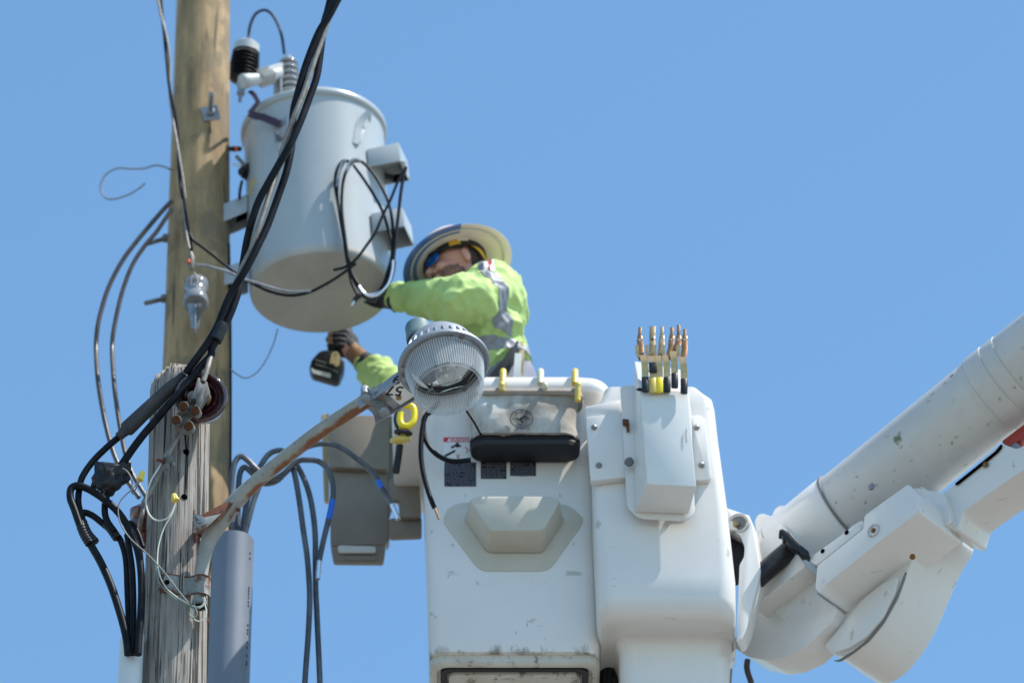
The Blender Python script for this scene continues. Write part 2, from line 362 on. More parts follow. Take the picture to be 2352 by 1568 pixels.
def patch_of(me, pred, off, name, m, parent, thick=.002):
    """lifts the faces that satisfy pred off a body into a thin piece of its own"""
    bm = bmesh.new(); bm.from_mesh(me); bm.faces.ensure_lookup_table()
    bmesh.ops.delete(bm, geom=[f for f in bm.faces if not pred(f.calc_center_median())], context='FACES')
    bm.normal_update()
    for v in bm.verts: v.co += v.normal * off
    for f in bm.faces: f.smooth = True
    o = bpy.data.meshes.new(name); bm.to_mesh(o); bm.free(); o.materials.clear(); o.materials.append(m)
    return link(name, o, parent)
def caps(mb, chain):
    """chain of (point, radius): tapered capsules"""
    for (a, ra), (b, rb) in zip(chain, chain[1:]):
        mb.tube([Vector(a).lerp(Vector(b), t / 6) for t in range(7)], [ra + (rb - ra) * t / 6 for t in range(7)], 16)
    for a, ra in chain: mb.ell(a, (ra, 0, 0), (0, ra, 0), (0, 0, ra), 16, 10)
def check_labels():
    for o in bpy.data.objects:
        l = o.get('label')
        if l and not 4 <= len(l.split()) <= 16: print('LONGLABEL', len(l.split()), o.name, '|', l)

# ================================================================== ground
g = MB().add([(-1500, -1500, 0), (1500, -1500, 0), (1500, 1500, 0), (-1500, 1500, 0)], [[0, 1, 2, 3]]).build('ground', M['grass'], flat=True)
tag(g, kind='structure')

# ================================================================== poles
def pole_axis(qa, qb, Y):
    a = P(qa, Y); b = P(qb, Y)
    return a, b
# --- new treated pole
a, b = pole_axis((466.5, 0), (451, 850), 16.2)
sl_ = (a - b) / (a.z - b.z)
def far_c(z): return b + sl_ * (z - b.z)
def far_r(z):
    return min(.175, .1165 - (z - b.z) * .0125)
zs = [0, 3, 6, 8, 9.5] + [10.2 + i * .09 for i in range(50)] + [16.5]
rings = []
for z in zs:
    c = far_c(z); r = max(far_r(z), .07); ring = []
    for j in range(96):
        th = 2 * math.pi * j / 96; d = Vector((math.cos(th), math.sin(th), 0))
        k = r * (1 + .018 * noise.noise(Vector((d.x * 2.2, d.y * 2.2, z * 1.8))) + .006 * noise.noise(Vector((d.x * 14, d.y * 14, z * 2))))
        ring.append(c + d * k)
    rings.append(ring)
newpole = empty('utility_pole', far_c(0), 'new tan treated wooden pole that carries the grey transformer, taller than the grey weathered pole', 'utility pole')
MB().loft(rings).build('pole_shaft', M['wood_new'], newpole, sharp=60)
# plate washer with through bolt near the top of the frame
def square_washer_bolt(q, Y, sz, blen, bdir, parent):
    o = P(q, Y)
    n = Vector((.05, -1, -.05)).normalized(); x, y, z = frame(n, (-.25, 0, 1))
    wsh = MB().box(o, x * sz, y * sz, z * .003).build('plate_washer', M['galv'], parent, bevel=.001)
    bd = Vector(bdir).normalized()
    bm_ = MB().tube([o, o + bd * blen], .0085, 14); bm_.tube([o + bd * .004, o + bd * .018], .016, 6)
    return bm_.build('bolt', M['galv'], parent, bevel=.0008)
square_washer_bolt(R1(553, 890), 16.2 - .108, .030, .11, (.05, -.8, .02), newpole)
for (x0, y0, x1, y1) in ((720, 690, 565, 735), (712, 1165, 553, 1200)):
    a0 = P(R2(x0 + 40, y0 - 12), 16.2); a1 = P(R2(x1, y1), 16.12)
    d = (a1 - a0).normalized()
    m_ = MB().tube([a0, a1], .0085, 12); m_.lathe([(0, 0), (.017, 0), (.017, .014), (0, .014)], a0 + d * .028, d, 6)
    m_.build('through_bolt', M['galv_dull'], newpole, bevel=.0008)
for (x, y) in ((1690, 975),):
    MB().prism(round_poly(poly_px([(1665, 880), (1700, 880), (1713, 920), (1690, 1085), (1655, 1075)], 16.12, R4), .006), (0, .004, 0)).build('identification_tag', M['galv'], newpole)

# --- old weathered pole
ca = P((413, 900), 15.0); cb = P((400.5, 1540), 15.0); so_ = (ca - cb) / (ca.z - cb.z)
ztop = P((413, 880), 15.0).z
def near_c(z): return cb + so_ * (z - cb.z)
def near_r(z): return .0945 + (ztop - z) * .0042 if ztop - z < 2 else min(.13, .0945 + (ztop - z) * .0042)
NA = 560
random.seed(4)
cr = []
for i in range(52):
    cr.append((random.uniform(0, 2 * math.pi), random.uniform(.010, .017) * random.choice((1, 1, 1, 1.5)), random.uniform(.003, .014), random.uniform(-1, 1), random.uniform(.12, .9)))
def crack(th, z):
    s = 0
    for (t0, wd, dp, zc, zl) in cr:
        tz = t0 + .07 * noise.noise(Vector((t0 * 9, z * 1.7, 0)))
        d = abs((th - tz + math.pi) % (2 * math.pi) - math.pi)
        if d < wd * 1.5:
            k = max(0, 1 - abs((z - (ztop - 1.0 + zc))) / zl)
            s = max(s, dp * (1 - d / (wd * 1.5)) ** .6 * min(1, k * 3))
    return s
zs = [0, 2.5, 5, 7] + [ztop - 1.6 + i * .02 for i in range(74)]
zs += [ztop - .13 + .01 * i for i in range(14)]
rings = []
for z in zs:
    c = near_c(z); r = near_r(z); ring = []
    e = max(0, (z - (ztop - .035)) / .035)
    for j in range(NA):
        th = 2 * math.pi * j / NA; d = Vector((math.cos(th), math.sin(th), 0))
        k = r + .003 * noise.noise(Vector((d.x * 2.5, d.y * 2.5, z * .9))) + .0013 * noise.noise(Vector((d.x * 45, d.y * 45, z * 1.3))) - crack(th, z)
        k -= .005 * e * e
        hz = (.018 * noise.noise(Vector((d.x * 8, d.y * 8, 1))) + .030 * noise.noise(Vector((d.x * 34, d.y * 34, 4))) - .035 * max(0, -d.x - .3)) * max(0, min(1, (z - (ztop - .08)) / .08))
        ring.append(c + d * k + Vector((0, 0, hz)))
    rings.append(ring)
oldpole = empty('utility_pole', near_c(0), 'short weathered grey cracked wooden pole in front that carries the street light arm', 'utility pole')
MB().loft(rings).build('pole_shaft', M['wood_old'], oldpole, sharp=50)
def onpole(q, off=.0):
    p = P(q, 15.0); c = near_c(p.z); r = near_r(p.z) + off
    for _ in range(4):
        dx = p.x - c.x; Y = c.y - math.sqrt(max(0, r * r - dx * dx)); p = P(q, Y); c = near_c(p.z)
    return p
for (x, y, rr) in ((1425, 1060, .0098), (1405, 1530, .0095)):
    p = onpole(R4(x, y), .0015); n = (p - near_c(p.z)); n.z = 0
    MB().lathe([(rr, -.02), (rr * 1.05, .0)], p, n, 20, cap1=True, cap0=True).build('bolt_hole', M['hole'], oldpole)
p0 = onpole(R4(1415, 880), .0008); p1 = onpole(R4(1425, 1060), .0008); p2 = onpole(R4(1410, 1530), .0008)
MB().tube([p0, p1, p2], [.0022, .0018, .0012], 6).build('long_crack', M['hole'], oldpole)

# ================================================================== conduits
def riser(name, xl, xr, ytop, Yc, m, label, tilt=0, front=False, notch=0):
    A = P((xl, ytop), Yc); B = P((xr, ytop), Yc); r = (B.x - A.x) / 2; c = (A + B) / 2
    n = 48; rings = []; ztop_ = c.z
    for z, rr, hz in ((0.0, r, 0), (ztop_ - .5, r, 0), (ztop_ - .1, r, 0), (ztop_ - .01, r, 0), (ztop_, r, 1), (ztop_, r - .006, 1), (ztop_ - .4, r - .006, 0)):
        ring = []
        for j in range(n):
            th = 2 * math.pi * j / n
            zz = z + (hz * (tilt * math.cos(th) + notch * math.sin(th)) if hz else 0)
            rib = 1 + .004 * math.cos(th * 14)
            ring.append(Vector((c.x + rr * rib * math.cos(th), c.y + rr * rib * math.sin(th), zz)))
        rings.append(ring)
    root = empty(name, (c.x, c.y, 0), label, 'conduit')
    MB().loft(rings, cap0=True, cap1=False).build('conduit_shell', m, root, sharp=50)
    return root, c, r
gp, gc, gr = riser('cable_conduit', 487, 583.5, 1243, 16.0, M['pvc'], 'wide grey plastic conduit strapped to the tan pole, its top open with cables coming out')
# printed marks down the side of the grey conduit
for y in [1265, 1277, 1345, 1352, 1359, 1367, 1377, 1385, 1430, 1441, 1449, 1470, 1482, 1500, 1515, 1521]:
    th = R(-32); p = gc + Vector((math.cos(th) * (gr * 1.004 + .001), math.sin(th) * (gr * 1.004 + .001), 0)); zz = P((570, y), 15.95).z
    t_ = Vector((-math.sin(th), math.cos(th), 0)); nrm = Vector((math.cos(th), math.sin(th), 0))
    MB().box((p.x, p.y, zz), t_ * .0028, Vector((0, 0, .0035)), nrm * .0004).build('printed_mark', M['darklabel'], gp)
wp, wc, wr = riser('cable_conduit', 275, 331, 1466, 14.93, M['pvcw'], 'pale plastic riser cover left of the grey weathered pole, black cables entering it', tilt=.012)

# ================================================================== transformer
TY = 16.2
t_top = P((721, 312), TY); t_bot = P((737, 672), TY); ax = (t_top - t_bot); TL = ax.length; ax.normalize()
TR = .2495
tr = empty('transformer', t_bot, 'grey cylindrical pole mounted transformer tank hanging beside the tan wooden pole', 'transformer')
MB().lathe([(0, .012), (TR * .90, .004), (TR * .97, .0), (TR * .992, .006), (TR, .02), (TR, .03)], t_bot, ax, 96).build('tank_bottom', M['tank_bot'], tr, sharp=60)
MB().lathe([(TR, .03), (TR, TL * .5), (TR, TL - .02), (TR + .002, TL)], t_bot, ax, 96).build('tank', M['tank'], tr)
MB().lathe([(TR, TL - .008), (TR + .008, TL - .006), (TR + .012, TL + .004), (TR + .011, TL + .018), (TR + .002, TL + .027), (TR - .02, TL + .028), (TR * .6, TL + .034), (TR * .2, TL + .037), (.001, TL + .038)], t_bot, ax, 96).build('lid', M['tank'], tr, sharp=70)
# small rust mark under the tank
MB().lathe([(0, 0), (.012, .0), (.006, .003)], P(R2(2065, 1060), 16.2 + .10), ax, 12).build('drain_plug', M['rust'], tr)
# bushing
bo = P(R1(1180, 800), 16.10); bt = P(R1(1160, 440), 16.12); bax = (bt - bo); BL = bax.length; bax.normalize()
prof = [(.040, -.02), (.040, .0)]
h0 = .02
for k in range(6):
    r0 = .045 - k * .0022
    prof += [(r0 * .62, h0 + k * .031), (r0, h0 + k * .031 + .006), (r0 * .97, h0 + k * .031 + .014), (r0 * .62, h0 + k * .031 + .021)]
prof += [(.020, BL * .86), (.012, BL * .88), (.012, BL * .93), (.006, BL), (0.0005, BL)]
bs = MB().lathe(prof, bo, bax, 40).build('bushing', M['porcelain'], tr, sharp=60)
bc = MB().lathe([(.0005, BL * .86), (.022, BL * .87), (.016, BL * .93), (.011, BL * .98), (.0005, BL * 1.02)], bo, bax, 16)
bc.tube([bo + bax * BL * .95 - Vector((.018, 0, 0)), bo + bax * BL * .95 + Vector((.018, 0, 0))], .006, 10); bc.build('terminal_cap', M['galv'], bs)
# arrester: black sheds on a tilted axis
aa = P(R1(800, 660), 16.0); ab = P(R1(840, 345), 15.98); ad = ab - aa; AL = ad.length; ad.normalize()
prof = [(.020, .0)]; kk = AL / .262
for k in range(8):
    h = .02 + k * .0245
    prof += [(.030, h * kk), (.0525 - .0012 * abs(k - 4), (h + .010) * kk), (.0515 - .0012 * abs(k - 4), (h + .013) * kk), (.030, (h + .019) * kk)]
prof += [(.03, .225 * kk), (.028, .24 * kk), (.0005, .24 * kk)]
ar = MB().lathe(prof, aa, ad, 40, cap0=True).build('lightning_arrester', M['blackpoly'], tr, sharp=60)
MB().lathe([(.0005, AL * .74), (.040, AL * .745), (.046, AL * .78), (.045, AL - .006), (.038, AL), (.0005, AL)], aa, ad, 36).build('arrester_cap', M['greyplastic'], ar, sharp=40)
tip = MB().lathe([(.0005, -.075), (.006, -.072), (.007, -.05), (.015, -.042), (.013, -.02), (.022, 0)], aa, ad, 20, cap1=True); tip.build('arrester_stud', M['galv'], ar, sharp=40)
# white arm with sheds holding the arrester
p0 = P(R1(800, 640), 15.97); p1 = P(R1(920, 620), 16.0); p2 = P(R1(1095, 570), 16.05)
am = MB().tube([p0, p0.lerp(p1, .3), p1, p2], [.027, .028, .021, .021], 20)
dd = (p2 - p1).normalized()
for k in range(5):
    am.lathe([(.02, 0), (.038, .001), (.038, .005), (.02, .006)], p1 + dd * (.005 + k * .014), dd, 4, cap0=True, cap1=True, hint=(.3, 0, 1))
am.box(p1.lerp(p2, .72), dd * .035, Vector((0, .02, 0)), Vector((.01, 0, .032))); am.build('insulated_arm', M['greyplastic'], tr, bevel=.002)
# angle bracket under the arm
bk = MB().prism(poly_px([(1045, 640), (1105, 560), (1112, 720), (1140, 860), (1120, 880), (1040, 830), (1048, 700)], 16.08, R1), (0, .006, 0))
bk.prism(poly_px([(1098, 560), (1112, 600), (1112, 720), (1140, 862), (1128, 862), (1100, 720)], 16.05, R1), (0, .03, 0)); bk.build('arm_bracket', M['tank'], tr, bevel=.001)
# lead from arrester cap to bushing
wire('jumper_lead', [(848, 345, 15.98), (850, 300), (862, 210), (900, 120), (960, 82), (1020, 100), (1075, 180), (1112, 290), (1130, 420, 16.12)], .0052, M['black'], tr, cv=R1, Y=16.03)
# maroon ground strap
def ribbon(mb, pts, wdt, thick, side, sm=3):
    pts = smooth_path(pts, sm) if sm else [Vector(p) for p in pts]; rings = []
    for i, p in enumerate(pts):
        t = (pts[min(i + 1, len(pts) - 1)] - pts[max(i - 1, 0)]).normalized(); s = Vector(side); s = (s - t * s.dot(t)).normalized(); u = t.cross(s)
        rings.append([p + s * wdt + u * thick, p - s * wdt + u * thick, p - s * wdt - u * thick, p + s * wdt - u * thick])
    return mb.loft(rings)
st = MB()
stp = [P(R1(x, y), Y) for x, y, Y in ((860, 715, 16.0), (895, 745, 15.99), (925, 800, 15.98), (890, 850, 15.98), (858, 888, 15.98))]
ribbon(st, stp, .0085, .0015, (1, 0, .3), 0)
stp = [P(R1(x, y), Y) for x, y, Y in ((858, 888, 15.98), (910, 912, 15.975), (960, 918, 15.96), (1095, 975, 15.945))]
ribbon(st, stp, .014, .0015, (0, -.1, 1), 0); st.build('ground_strap', M['maroon'], tr)
# bolts and pads on the tank
pd = MB(); 
def tank_pt(q, off=0):
    Y = TY - .2
    for _ in range(5):
        p = P(q, Y); c = t_bot + ax * ((p.z - t_bot.z) / ax.z); dx = p.x - c.x; Y = c.y - math.sqrt(max(0, (TR + off) ** 2 - dx * dx))
    return P(q, Y), c
for y in (970, 1085, 1165):
    p, c = tank_pt(R1(1100, y), .002)
    n = (p - c); n.z = 0; n.normalize()
    if y == 1165: continue
    bt_ = MB().lathe([(.0005, 0), (.021, 0), (.021, .004), (.013, .005), (.013, .018), (.0005, .018)], p, n, 24); bt_.tube([p, p + n * .034], .007, 12); bt_.build('tank_bolt', M['galv'], tr, sharp=30)
pad = [tank_pt(R1(x, y), .001)[0] for x, y in ((1072, 900), (1135, 900), (1135, 1170), (1115, 1185), (1080, 1180), (1068, 1150))]
MB().prism(pad, (0, -.006, 0)).build('bracket_pad', M['tank'], tr, bevel=.001)
# lid clamp on the right
cl = MB(); ribbon(cl, [tank_pt(R1(x, y), o)[0] for x, y, o in ((1800, 880, .03), (1745, 935, .012), (1715, 1000, .004), (1705, 1070, .004), (1690, 1130, .003))], .012, .003, (1, .3, 0))
cl.tube([tank_pt(R1(1812, 885), .03)[0], tank_pt(R1(1800, 950), .022)[0]], .006, 10)
ribbon(cl, [tank_pt(R1(x, y), .004)[0] for x, y in ((1760, 1010), (1735, 1050), (1715, 1110))], .008, .003, (1, .3, 0)); cl.build('lid_clamp', M['tank'], tr)
# support lugs: U channels seen from below
def lug(cv, front, depth, right=True):
    f = [P(cv(x, y), TY - (.175 if right else .06)) for x, y in front]; e = Vector((.03 if right else 0, depth, 0)); t = .0035
    mb = MB().prism(f, (0, t, 0))
    mb.prism([p + e for p in f], (0, t, 0))
    a_, b_ = (f[1], f[2]) if right else (f[0], f[3])
    if right: a_, b_ = f[1], f[2]
    dx = Vector((-t if right else t, 0, 0))
    k = Vector((0, t, 0)); k2 = Vector((0, 0, .014))
    mb.add([a_ + k, b_ + k, b_ + e, a_ + e, a_ + k + dx, b_ + k + dx, b_ + e + dx, a_ + e + dx], [[0, 1, 2, 3], [4, 7, 6, 5], [0, 4, 5, 1], [3, 2, 6, 7], [0, 3, 7, 4], [1, 5, 6, 2]])
    mb.add([f[0] + k, f[1] + k, f[1] + e, f[0] + e, f[0] + k - Vector((0, 0, t)), f[1] + k - Vector((0, 0, t)), f[1] + e - Vector((0, 0, t)), f[0] + e - Vector((0, 0, t))], [[0, 1, 2, 3], [4, 7, 6, 5], [0, 4, 5, 1], [3, 2, 6, 7], [0, 3, 7, 4], [1, 5, 6, 2]])
    o = mb.build('support_lug', M['tank'], tr, bevel=.0012)
    if right:
        c = (a_ + b_) / 2 + Vector((.001, depth * .55, 0))
        MB().box(c, (.0012, 0, 0), (0, .012, 0), (0, 0, .018)).build('slot', M['hole'], o)
lug(T7, [(420, 85), (705, 22), (720, 185), (438, 240)], .115)
lug(T7, [(455, 660), (740, 605), (757, 770), (475, 825)], .115)
lug(R2, [(1165, 425), (1350, 345), (1350, 480), (1165, 560)], .09, False)
lug(R2, [(1165, 920), (1350, 860), (1350, 1000), (1165, 1060)], .09, False)
# low voltage bushing, lead and marker on the left side
lb0 = P(R1(880, 1350), 16.15); lb1 = P(R1(760, 1345), 16.1); ld = (lb1 - lb0)
MB().lathe([(.035, 0), (.034, .012), (.030, .03), (.025, .034), (.024, .042), (.014, .044), (.014, .06), (.0005, .06)], lb0, ld, 20, cap0=True).build('low_voltage_terminal', M['blackpoly'], tr, sharp=40)
wire('terminal_lead', [(800, 1420), (790, 1460), (782, 1510), (780, 1560)], .0055, M['blackpoly'], tr, cv=R1, Y=16.12)
wire('terminal_lead', [(725, 1285), (800, 1305)], .004, M['alu'], tr, cv=R1, Y=16.12)
MB().tube([P(R1(825, 1300), 16.1), P(R1(755, 1225), 16.1)], .007, 10).build('ground_stud', M['galv_dull'], tr)
mk = MB().tube([P(R1(785, 1168), 16.13), P(R1(705, 1168), 16.1)], .009, 12); mk.cm = 1; mk.tube([P(R1(757, 1168), 16.115), P(R1(733, 1168), 16.11)], .0105, 12); mk.build('pressure_valve', [M['blackpoly'], mat('orange_band', (.7, .10, .02), .5)], tr)
yl = []
for y in (1385, 1420, 1455, 1490, 1525): yl.append((tank_pt(R1(906 - (y - 1385) * .30, y), .0012)[0], tank_pt(R1(880 - (y - 1385) * .25, y + 30), .0012)[0]))
MB().add([p for pr in yl for p in pr], [[2 * i, 2 * i + 1, 2 * i + 3, 2 * i + 2] for i in range(len(yl) - 1)]).build('yellow_sticker', M['yel'], tr)

# coil of lead hanging on the transformer
coil = empty('wire_coil', P(T7(480, 1400), 15.9), 'glossy black and grey lead coiled in loops against the right side of the grey transformer', 'wire coil')
CY = 15.93
wire('coil_loop', [(300, 225), (390, 350), (480, 490), (560, 640), (610, 800), (640, 920), (640, 1050), (600, 1200), (560, 1310), (480, 1390), (410, 1390), (340, 1320), (270, 1180), (230, 1000), (200, 780), (160, 560), (135, 400), (150, 270), (200, 195), (260, 190)], .0055, M['black'], coil, cv=T7, Y=CY)
wire('coil_loop', [(345, 1400), (290, 1300), (255, 1150), (215, 900), (180, 700), (155, 480), (170, 300), (210, 210), (250, 185)], .005, M['black'], coil, cv=T7, Y=CY + .012)
wire('coil_loop', [(245, 275), (275, 195), (340, 178), (420, 235), (510, 350), (590, 500), (630, 620), (650, 760), (655, 900), (640, 1100), (590, 1290), (500, 1400), (430, 1410), (370, 1330), (290, 1200), (250, 1040), (215, 800), (195, 620), (200, 430), (230, 290), (290, 200), (350, 190)], .0055, M['black'], coil, cv=T7, Y=CY - .014)
wire('coil_loop', [(770, 245), (745, 350), (725, 470), (710, 600), (690, 780), (670, 960), (650, 1120), (625, 1240), (570, 1340), (480, 1410)], .006, M['black'], coil, cv=T7, Y=CY - .02)
for k, (dx, o) in enumerate(((0, 0), (16, .01), (-16, .02))):
    wire('bright_strand', [(655 + dx, 1080), (645 + dx, 1180), (610 + dx * .6, 1290), (540, 1370 + dx), (470, 1400 + dx), (400, 1375 + dx * .4), (350, 1310 + dx)], .0045, M['alu' if k != 1 else 'greycable'], coil, cv=T7, Y=CY - .03 + o)
wire('bright_strand', [(240, 285), (262, 210), (320, 178), (370, 195)], .0055, M['galv'], coil, cv=T7, Y=CY - .026)
wire('bright_strand', [(150, 420), (165, 300), (195, 215), (240, 185)], .005, M['galv'], coil, cv=T7, Y=CY - .012)
wire('coil_tie', [(360, 1395), (330, 1410), (310, 1440)], .009, M['rubber'], coil, cv=T7, Y=CY - .02)
wire('bare_end', [(312, 1435), (285, 1480)], .004, M['alu'], coil, cv=T7, Y=CY - .02)
MB().tube(smooth_path([P(T7(x, y), CY - .012) for x, y in ((385, 1375), (430, 1405), (505, 1430))]), .012, 12).build('coil_tie', M['tape'], coil)

# black and bare wires crossing in front
dw = empty('overhead_wire', P((438, 590), 15.75), 'twisted black and bare wire pair hanging down the front left of the tan pole', 'wire')
main = [(140, -60), (152, 0), (170, 130), (200, 290), (222, 480), (232, 700), (262, 880), (290, 1080), (315, 1330), (345, 1560)]
pts = [R1(*p) for p in main] + [R2(*p) for p in ((845, 310), (862, 480), (880, 620), (905, 780))]
pp = smooth_path([P(q, 15.86) for q in pts], 8)
for ph, mm, r_ in ((0, 'black', .0055), (math.pi, 'bare', .0045)):
    out = []; L = 0
    for i, p in enumerate(pp):
        if i: L += (p - pp[i - 1]).length
        a_ = ph + L * 11; out.append(p + Vector((math.cos(a_), math.sin(a_), 0)) * .0055)
    MB().tube(out, r_, 10).build('conductor', M[mm], dw, sharp=80)
wire('black_tail', [(895, 650), (930, 710), (1010, 770), (1100, 840), (1200, 920), (1300, 990), (1400, 1050), (1530, 1110), (1680, 1140), (1820, 1120), (1950, 1060), (2080, 980), (2200, 890)], .0052, M['black'], dw, cv=R2, Y=15.86)
wire('black_tail', [(120, 1165), (230, 1155 - 20), (330, 1060), (420, 940), (500, 820), (560, 680), (630, 540), (700, 370), (770, 245)], .0052, M['black'], dw, cv=T7, Y=15.87)
wire('bare_tail', [(945, 900), (1010, 905), (1080, 920), (1200, 955), (1320, 1010), (1450, 1050), (1600, 1095), (1720, 1112), (1850, 1105)], .0048, M['galv'], dw, cv=R2, Y=15.855)
# dead-end: clevis, spool
sp = empty('spool_insulator', P((450, 700), 16.0), 'grey spool insulator in a steel clevis on the front of the tan pole', 'insulator')
so0 = P(R2(955, 1045), 16.0); so1 = P(R2(945, 1225), 15.95); sd = so1 - so0; SL = sd.length
MB().lathe([(.0005, 0), (.038, .0), (.041, .004), (.041, SL * .22), (.0365, SL * .27), (.0345, SL * .34), (.0345, SL * .55), (.040, SL * .64), (.0425, SL * .70), (.0425, SL * .88), (.040, SL * .92), (.026, SL * .91), (.0005, SL * .86)], so0, sd, 36).build('spool', M['porcelain'], sp, sharp=50)
cv_ = MB(); 
cv_.prism(poly_px([(935, 1200), (880, 1200), (915, 1395), (935, 1398)], 15.93, R2), (0, .004, 0))
cv_.prism(poly_px([(938, 1200), (1003, 1215), (968, 1398), (935, 1398)], 15.98, R2), (0, .004, 0))
cv_.prism(poly_px([(938, 1205), (950, 1205), (945, 1398), (932, 1398)], 15.92, R2), (0, .05, 0)); cv_.tube([P(R2(975, 1215), 15.90), P(R2(975, 1215), 15.99)], .008, 12)
cv_.build('clevis', M['galv'], sp, bevel=.001)
wire('wire_bail', [(905, 1060), (912, 1000), (930, 960), (955, 1000), (958, 1050)], .003, M['bare'], sp, cv=R2, Y=15.94)
MB().tube([P(R2(x, y), 15.90) for x, y in ((905, 790), (912, 840), (910, 900), (915, 935))], [.005, .012, .013, .006], 12).build('wedge_clamp', M['galv_dull'], sp)
MB().tube([P(R2(890, 862), 15.885), P(R2(890, 882), 15.885)], .007, 8).build('orange_mark', MATS['orange_band'], sp)

# loose thin wires near the tan pole
tag(wire('loose_wire', [(760, 160, 16.2), (740, 150), (690, 130), (625, 122), (540, 145), (430, 148), (350, 142), (280, 165), (225, 215), (200, 290), (215, 350), (260, 385), (330, 380), (420, 350), (490, 310), (548, 262)], .0030, M['thin'], cv=R2, Y=16.15), 'thin grey wire curling in a loop against the sky left of the tan pole', 'wire')
tag(wire('loose_wire', [(638, 755), (628, 790), (612, 825), (590, 855), (565, 868), (545, 860), (530, 848)], .0024, M['galv'], Y=16.15), 'thin grey wire drooping under the transformer against the tan pole', 'wire')
tag(wire('ground_wire', [(526, 560), (529, 700), (530, 900), (529, 1100), (524, 1300)], .004, M['black'], Y=16.17), 'straight black wire running down the right edge of the tan pole', 'wire')
for k, (pts, lab) in enumerate((([(760, 400), (700, 460), (600, 575), (480, 720), (370, 870), (270, 1060), (210, 1240), (175, 1400), (165, 1568)], 'outer'), ([(760, 460), (720, 520), (640, 640), (540, 760), (450, 900), (380, 1080), (335, 1250), (300, 1430), (290, 1568)], 'inner'))):
    tail = [(480, 60), (500, 300), (550, 620), (600, 850), (660, 1060), (740, 1250), (830, 1400), (930, 1540)] if k == 0 else [(650, 60), (665, 300), (695, 560), (740, 850), (790, 1090), (860, 1290), (960, 1460), (1010, 1540)]
    q = [(*R2(*p), 16.05) for p in pts] + [(*R4(*p), 15.95 - .05 * i / 8) for i, p in enumerate(tail[1:])]
    tag(wire('looped_cable', q, .0083 if k == 0 else .0078, M['browncable']), '%s of the two brown cables bowing out to the left of the tan pole' % lab, 'cable', 'brown cables looping left of the tan pole')

# ================================================================== service bundle (two insulated conductors twisted round a bare neutral)
sb = empty('service_cable', P((430, 930), 14.85), 'thick twisted cable of two black conductors and a bare strand, sweeping diagonally down in front', 'cable')
def yb(y): return 14.62 + (y / 900) * .2
def bundle(pts, r, name, m, dy, parent=sb, **k):
    p3 = []
    for i, p in enumerate(pts):
        q = p[0](p[1], p[2]); p3.append(P(q, yb(q[1]) + (p[3] if len(p) > 3 else dy)))
    return MB().tube(smooth_path(p3, 8), r, k.pop('n', 14), **k).build(name, m, parent, sharp=80)
A_ = [(R1, 1640, -160), (R1, 1560, -20), (R1, 1480, 130), (R1, 1410, 240), (R1, 1345, 390), (R1, 1285, 560), (R1, 1235, 740), (R1, 1205, 860), (R1, 1195, 980, .02), (R2, 1700, -60, .028), (R2, 1690, 20, .02), (R2, 1655, 180, .012), (R2, 1590, 370, .01), (R2, 1510, 590, .0), (R2, 1440, 740, -.012), (R2, 1370, 880, -.02), (R2, 1300, 1000, -.02), (R2, 1225, 1120, -.015), (R2, 1175, 1230, -.012), (R2, 1120, 1370, -.01), (R2, 1060, 1480, -.01), (R2, 985, 1590, -.01), (R4, 1500, 130, -.01), (R4, 1420, 240, -.005)]
B_ = [(R1, 1560, -140, .02), (R1, 1500, -20, .02), (R1, 1470, 90, .022), (R1, 1440, 200, .024), (R1, 1415, 400, .02), (R1, 1385, 600, .012), (R1, 1320, 790, 0), (R1, 1255, 960, -.014), (R1, 1180, 1130, -.022), (R2, 1600, 110, -.02), (R2, 1520, 250, -.015), (R2, 1440, 400, -.01), (R2, 1385, 560, -.005), (R2, 1350, 700, .01), (R2, 1325, 840, .02), (R2, 1300, 1000, .022), (R2, 1270, 1140, .012), (R2, 1215, 1290, .004), (R2, 1150, 1420, .0), (R2, 1075, 1550, 0), (R4, 1680, 60, -.002), (R4, 1560, 190, -.004), (R4, 1420, 370, -.016), (R4, 1250, 560, -.022), (R4, 1100, 740, -.01), (R4, 980, 880), (R4, 880, 1010), (R4, 810, 1110), (R4, 740, 1210), (R4, 690, 1280)]
N_ = [(R1, 1600, -160, .03), (R1, 1520, -20, .028), (R1, 1475, 160, .012), (R1, 1420, 330, .008), (R1, 1370, 470, .0), (R1, 1320, 620, -.006), (R1, 1270, 760, -.012), (R1, 1210, 910, -.018), (R1, 1160, 1050, -.01), (R1, 1110, 1200, .0), (R2, 1585, 150, .012), (R2, 1530, 330, .0), (R2, 1480, 490, -.010), (R2, 1430, 640, -.014), (R2, 1380, 780, -.006), (R2, 1310, 920, .004), (R2, 1250, 1060, .012), (R2, 1200, 1220, .018), (R2, 1140, 1400, .022), (R4, 1760, -120, .022), (R4, 1690, 40, .0), (R4, 1650, 180, -.02), (R4, 1600, 330, -.03)]
bundle(A_, .0123, 'conductor', M['black'], 0)
bundle(B_, .0123, 'conductor', M['black'], 0)
bundle(N_, .0092, 'neutral_strand', M['bare'], 0, n=21, lobes=7, lay=45, amp=.16)
p_ = [(R2, 1150, 1365), (R2, 1115, 1425), (R2, 1085, 1480)]
MB().lathe([(.022, -.034), (.0235, -.02), (.022, 0), (.0238, .012), (.0225, .03)], P(R2(1128, 1425), yb(762) - .004), P(R2(1150, 1365), yb(750)) - P(R2(1100, 1480), yb(770)), 20, cap0=True, cap1=True).build('tape_wrap', M['tape'], sb)
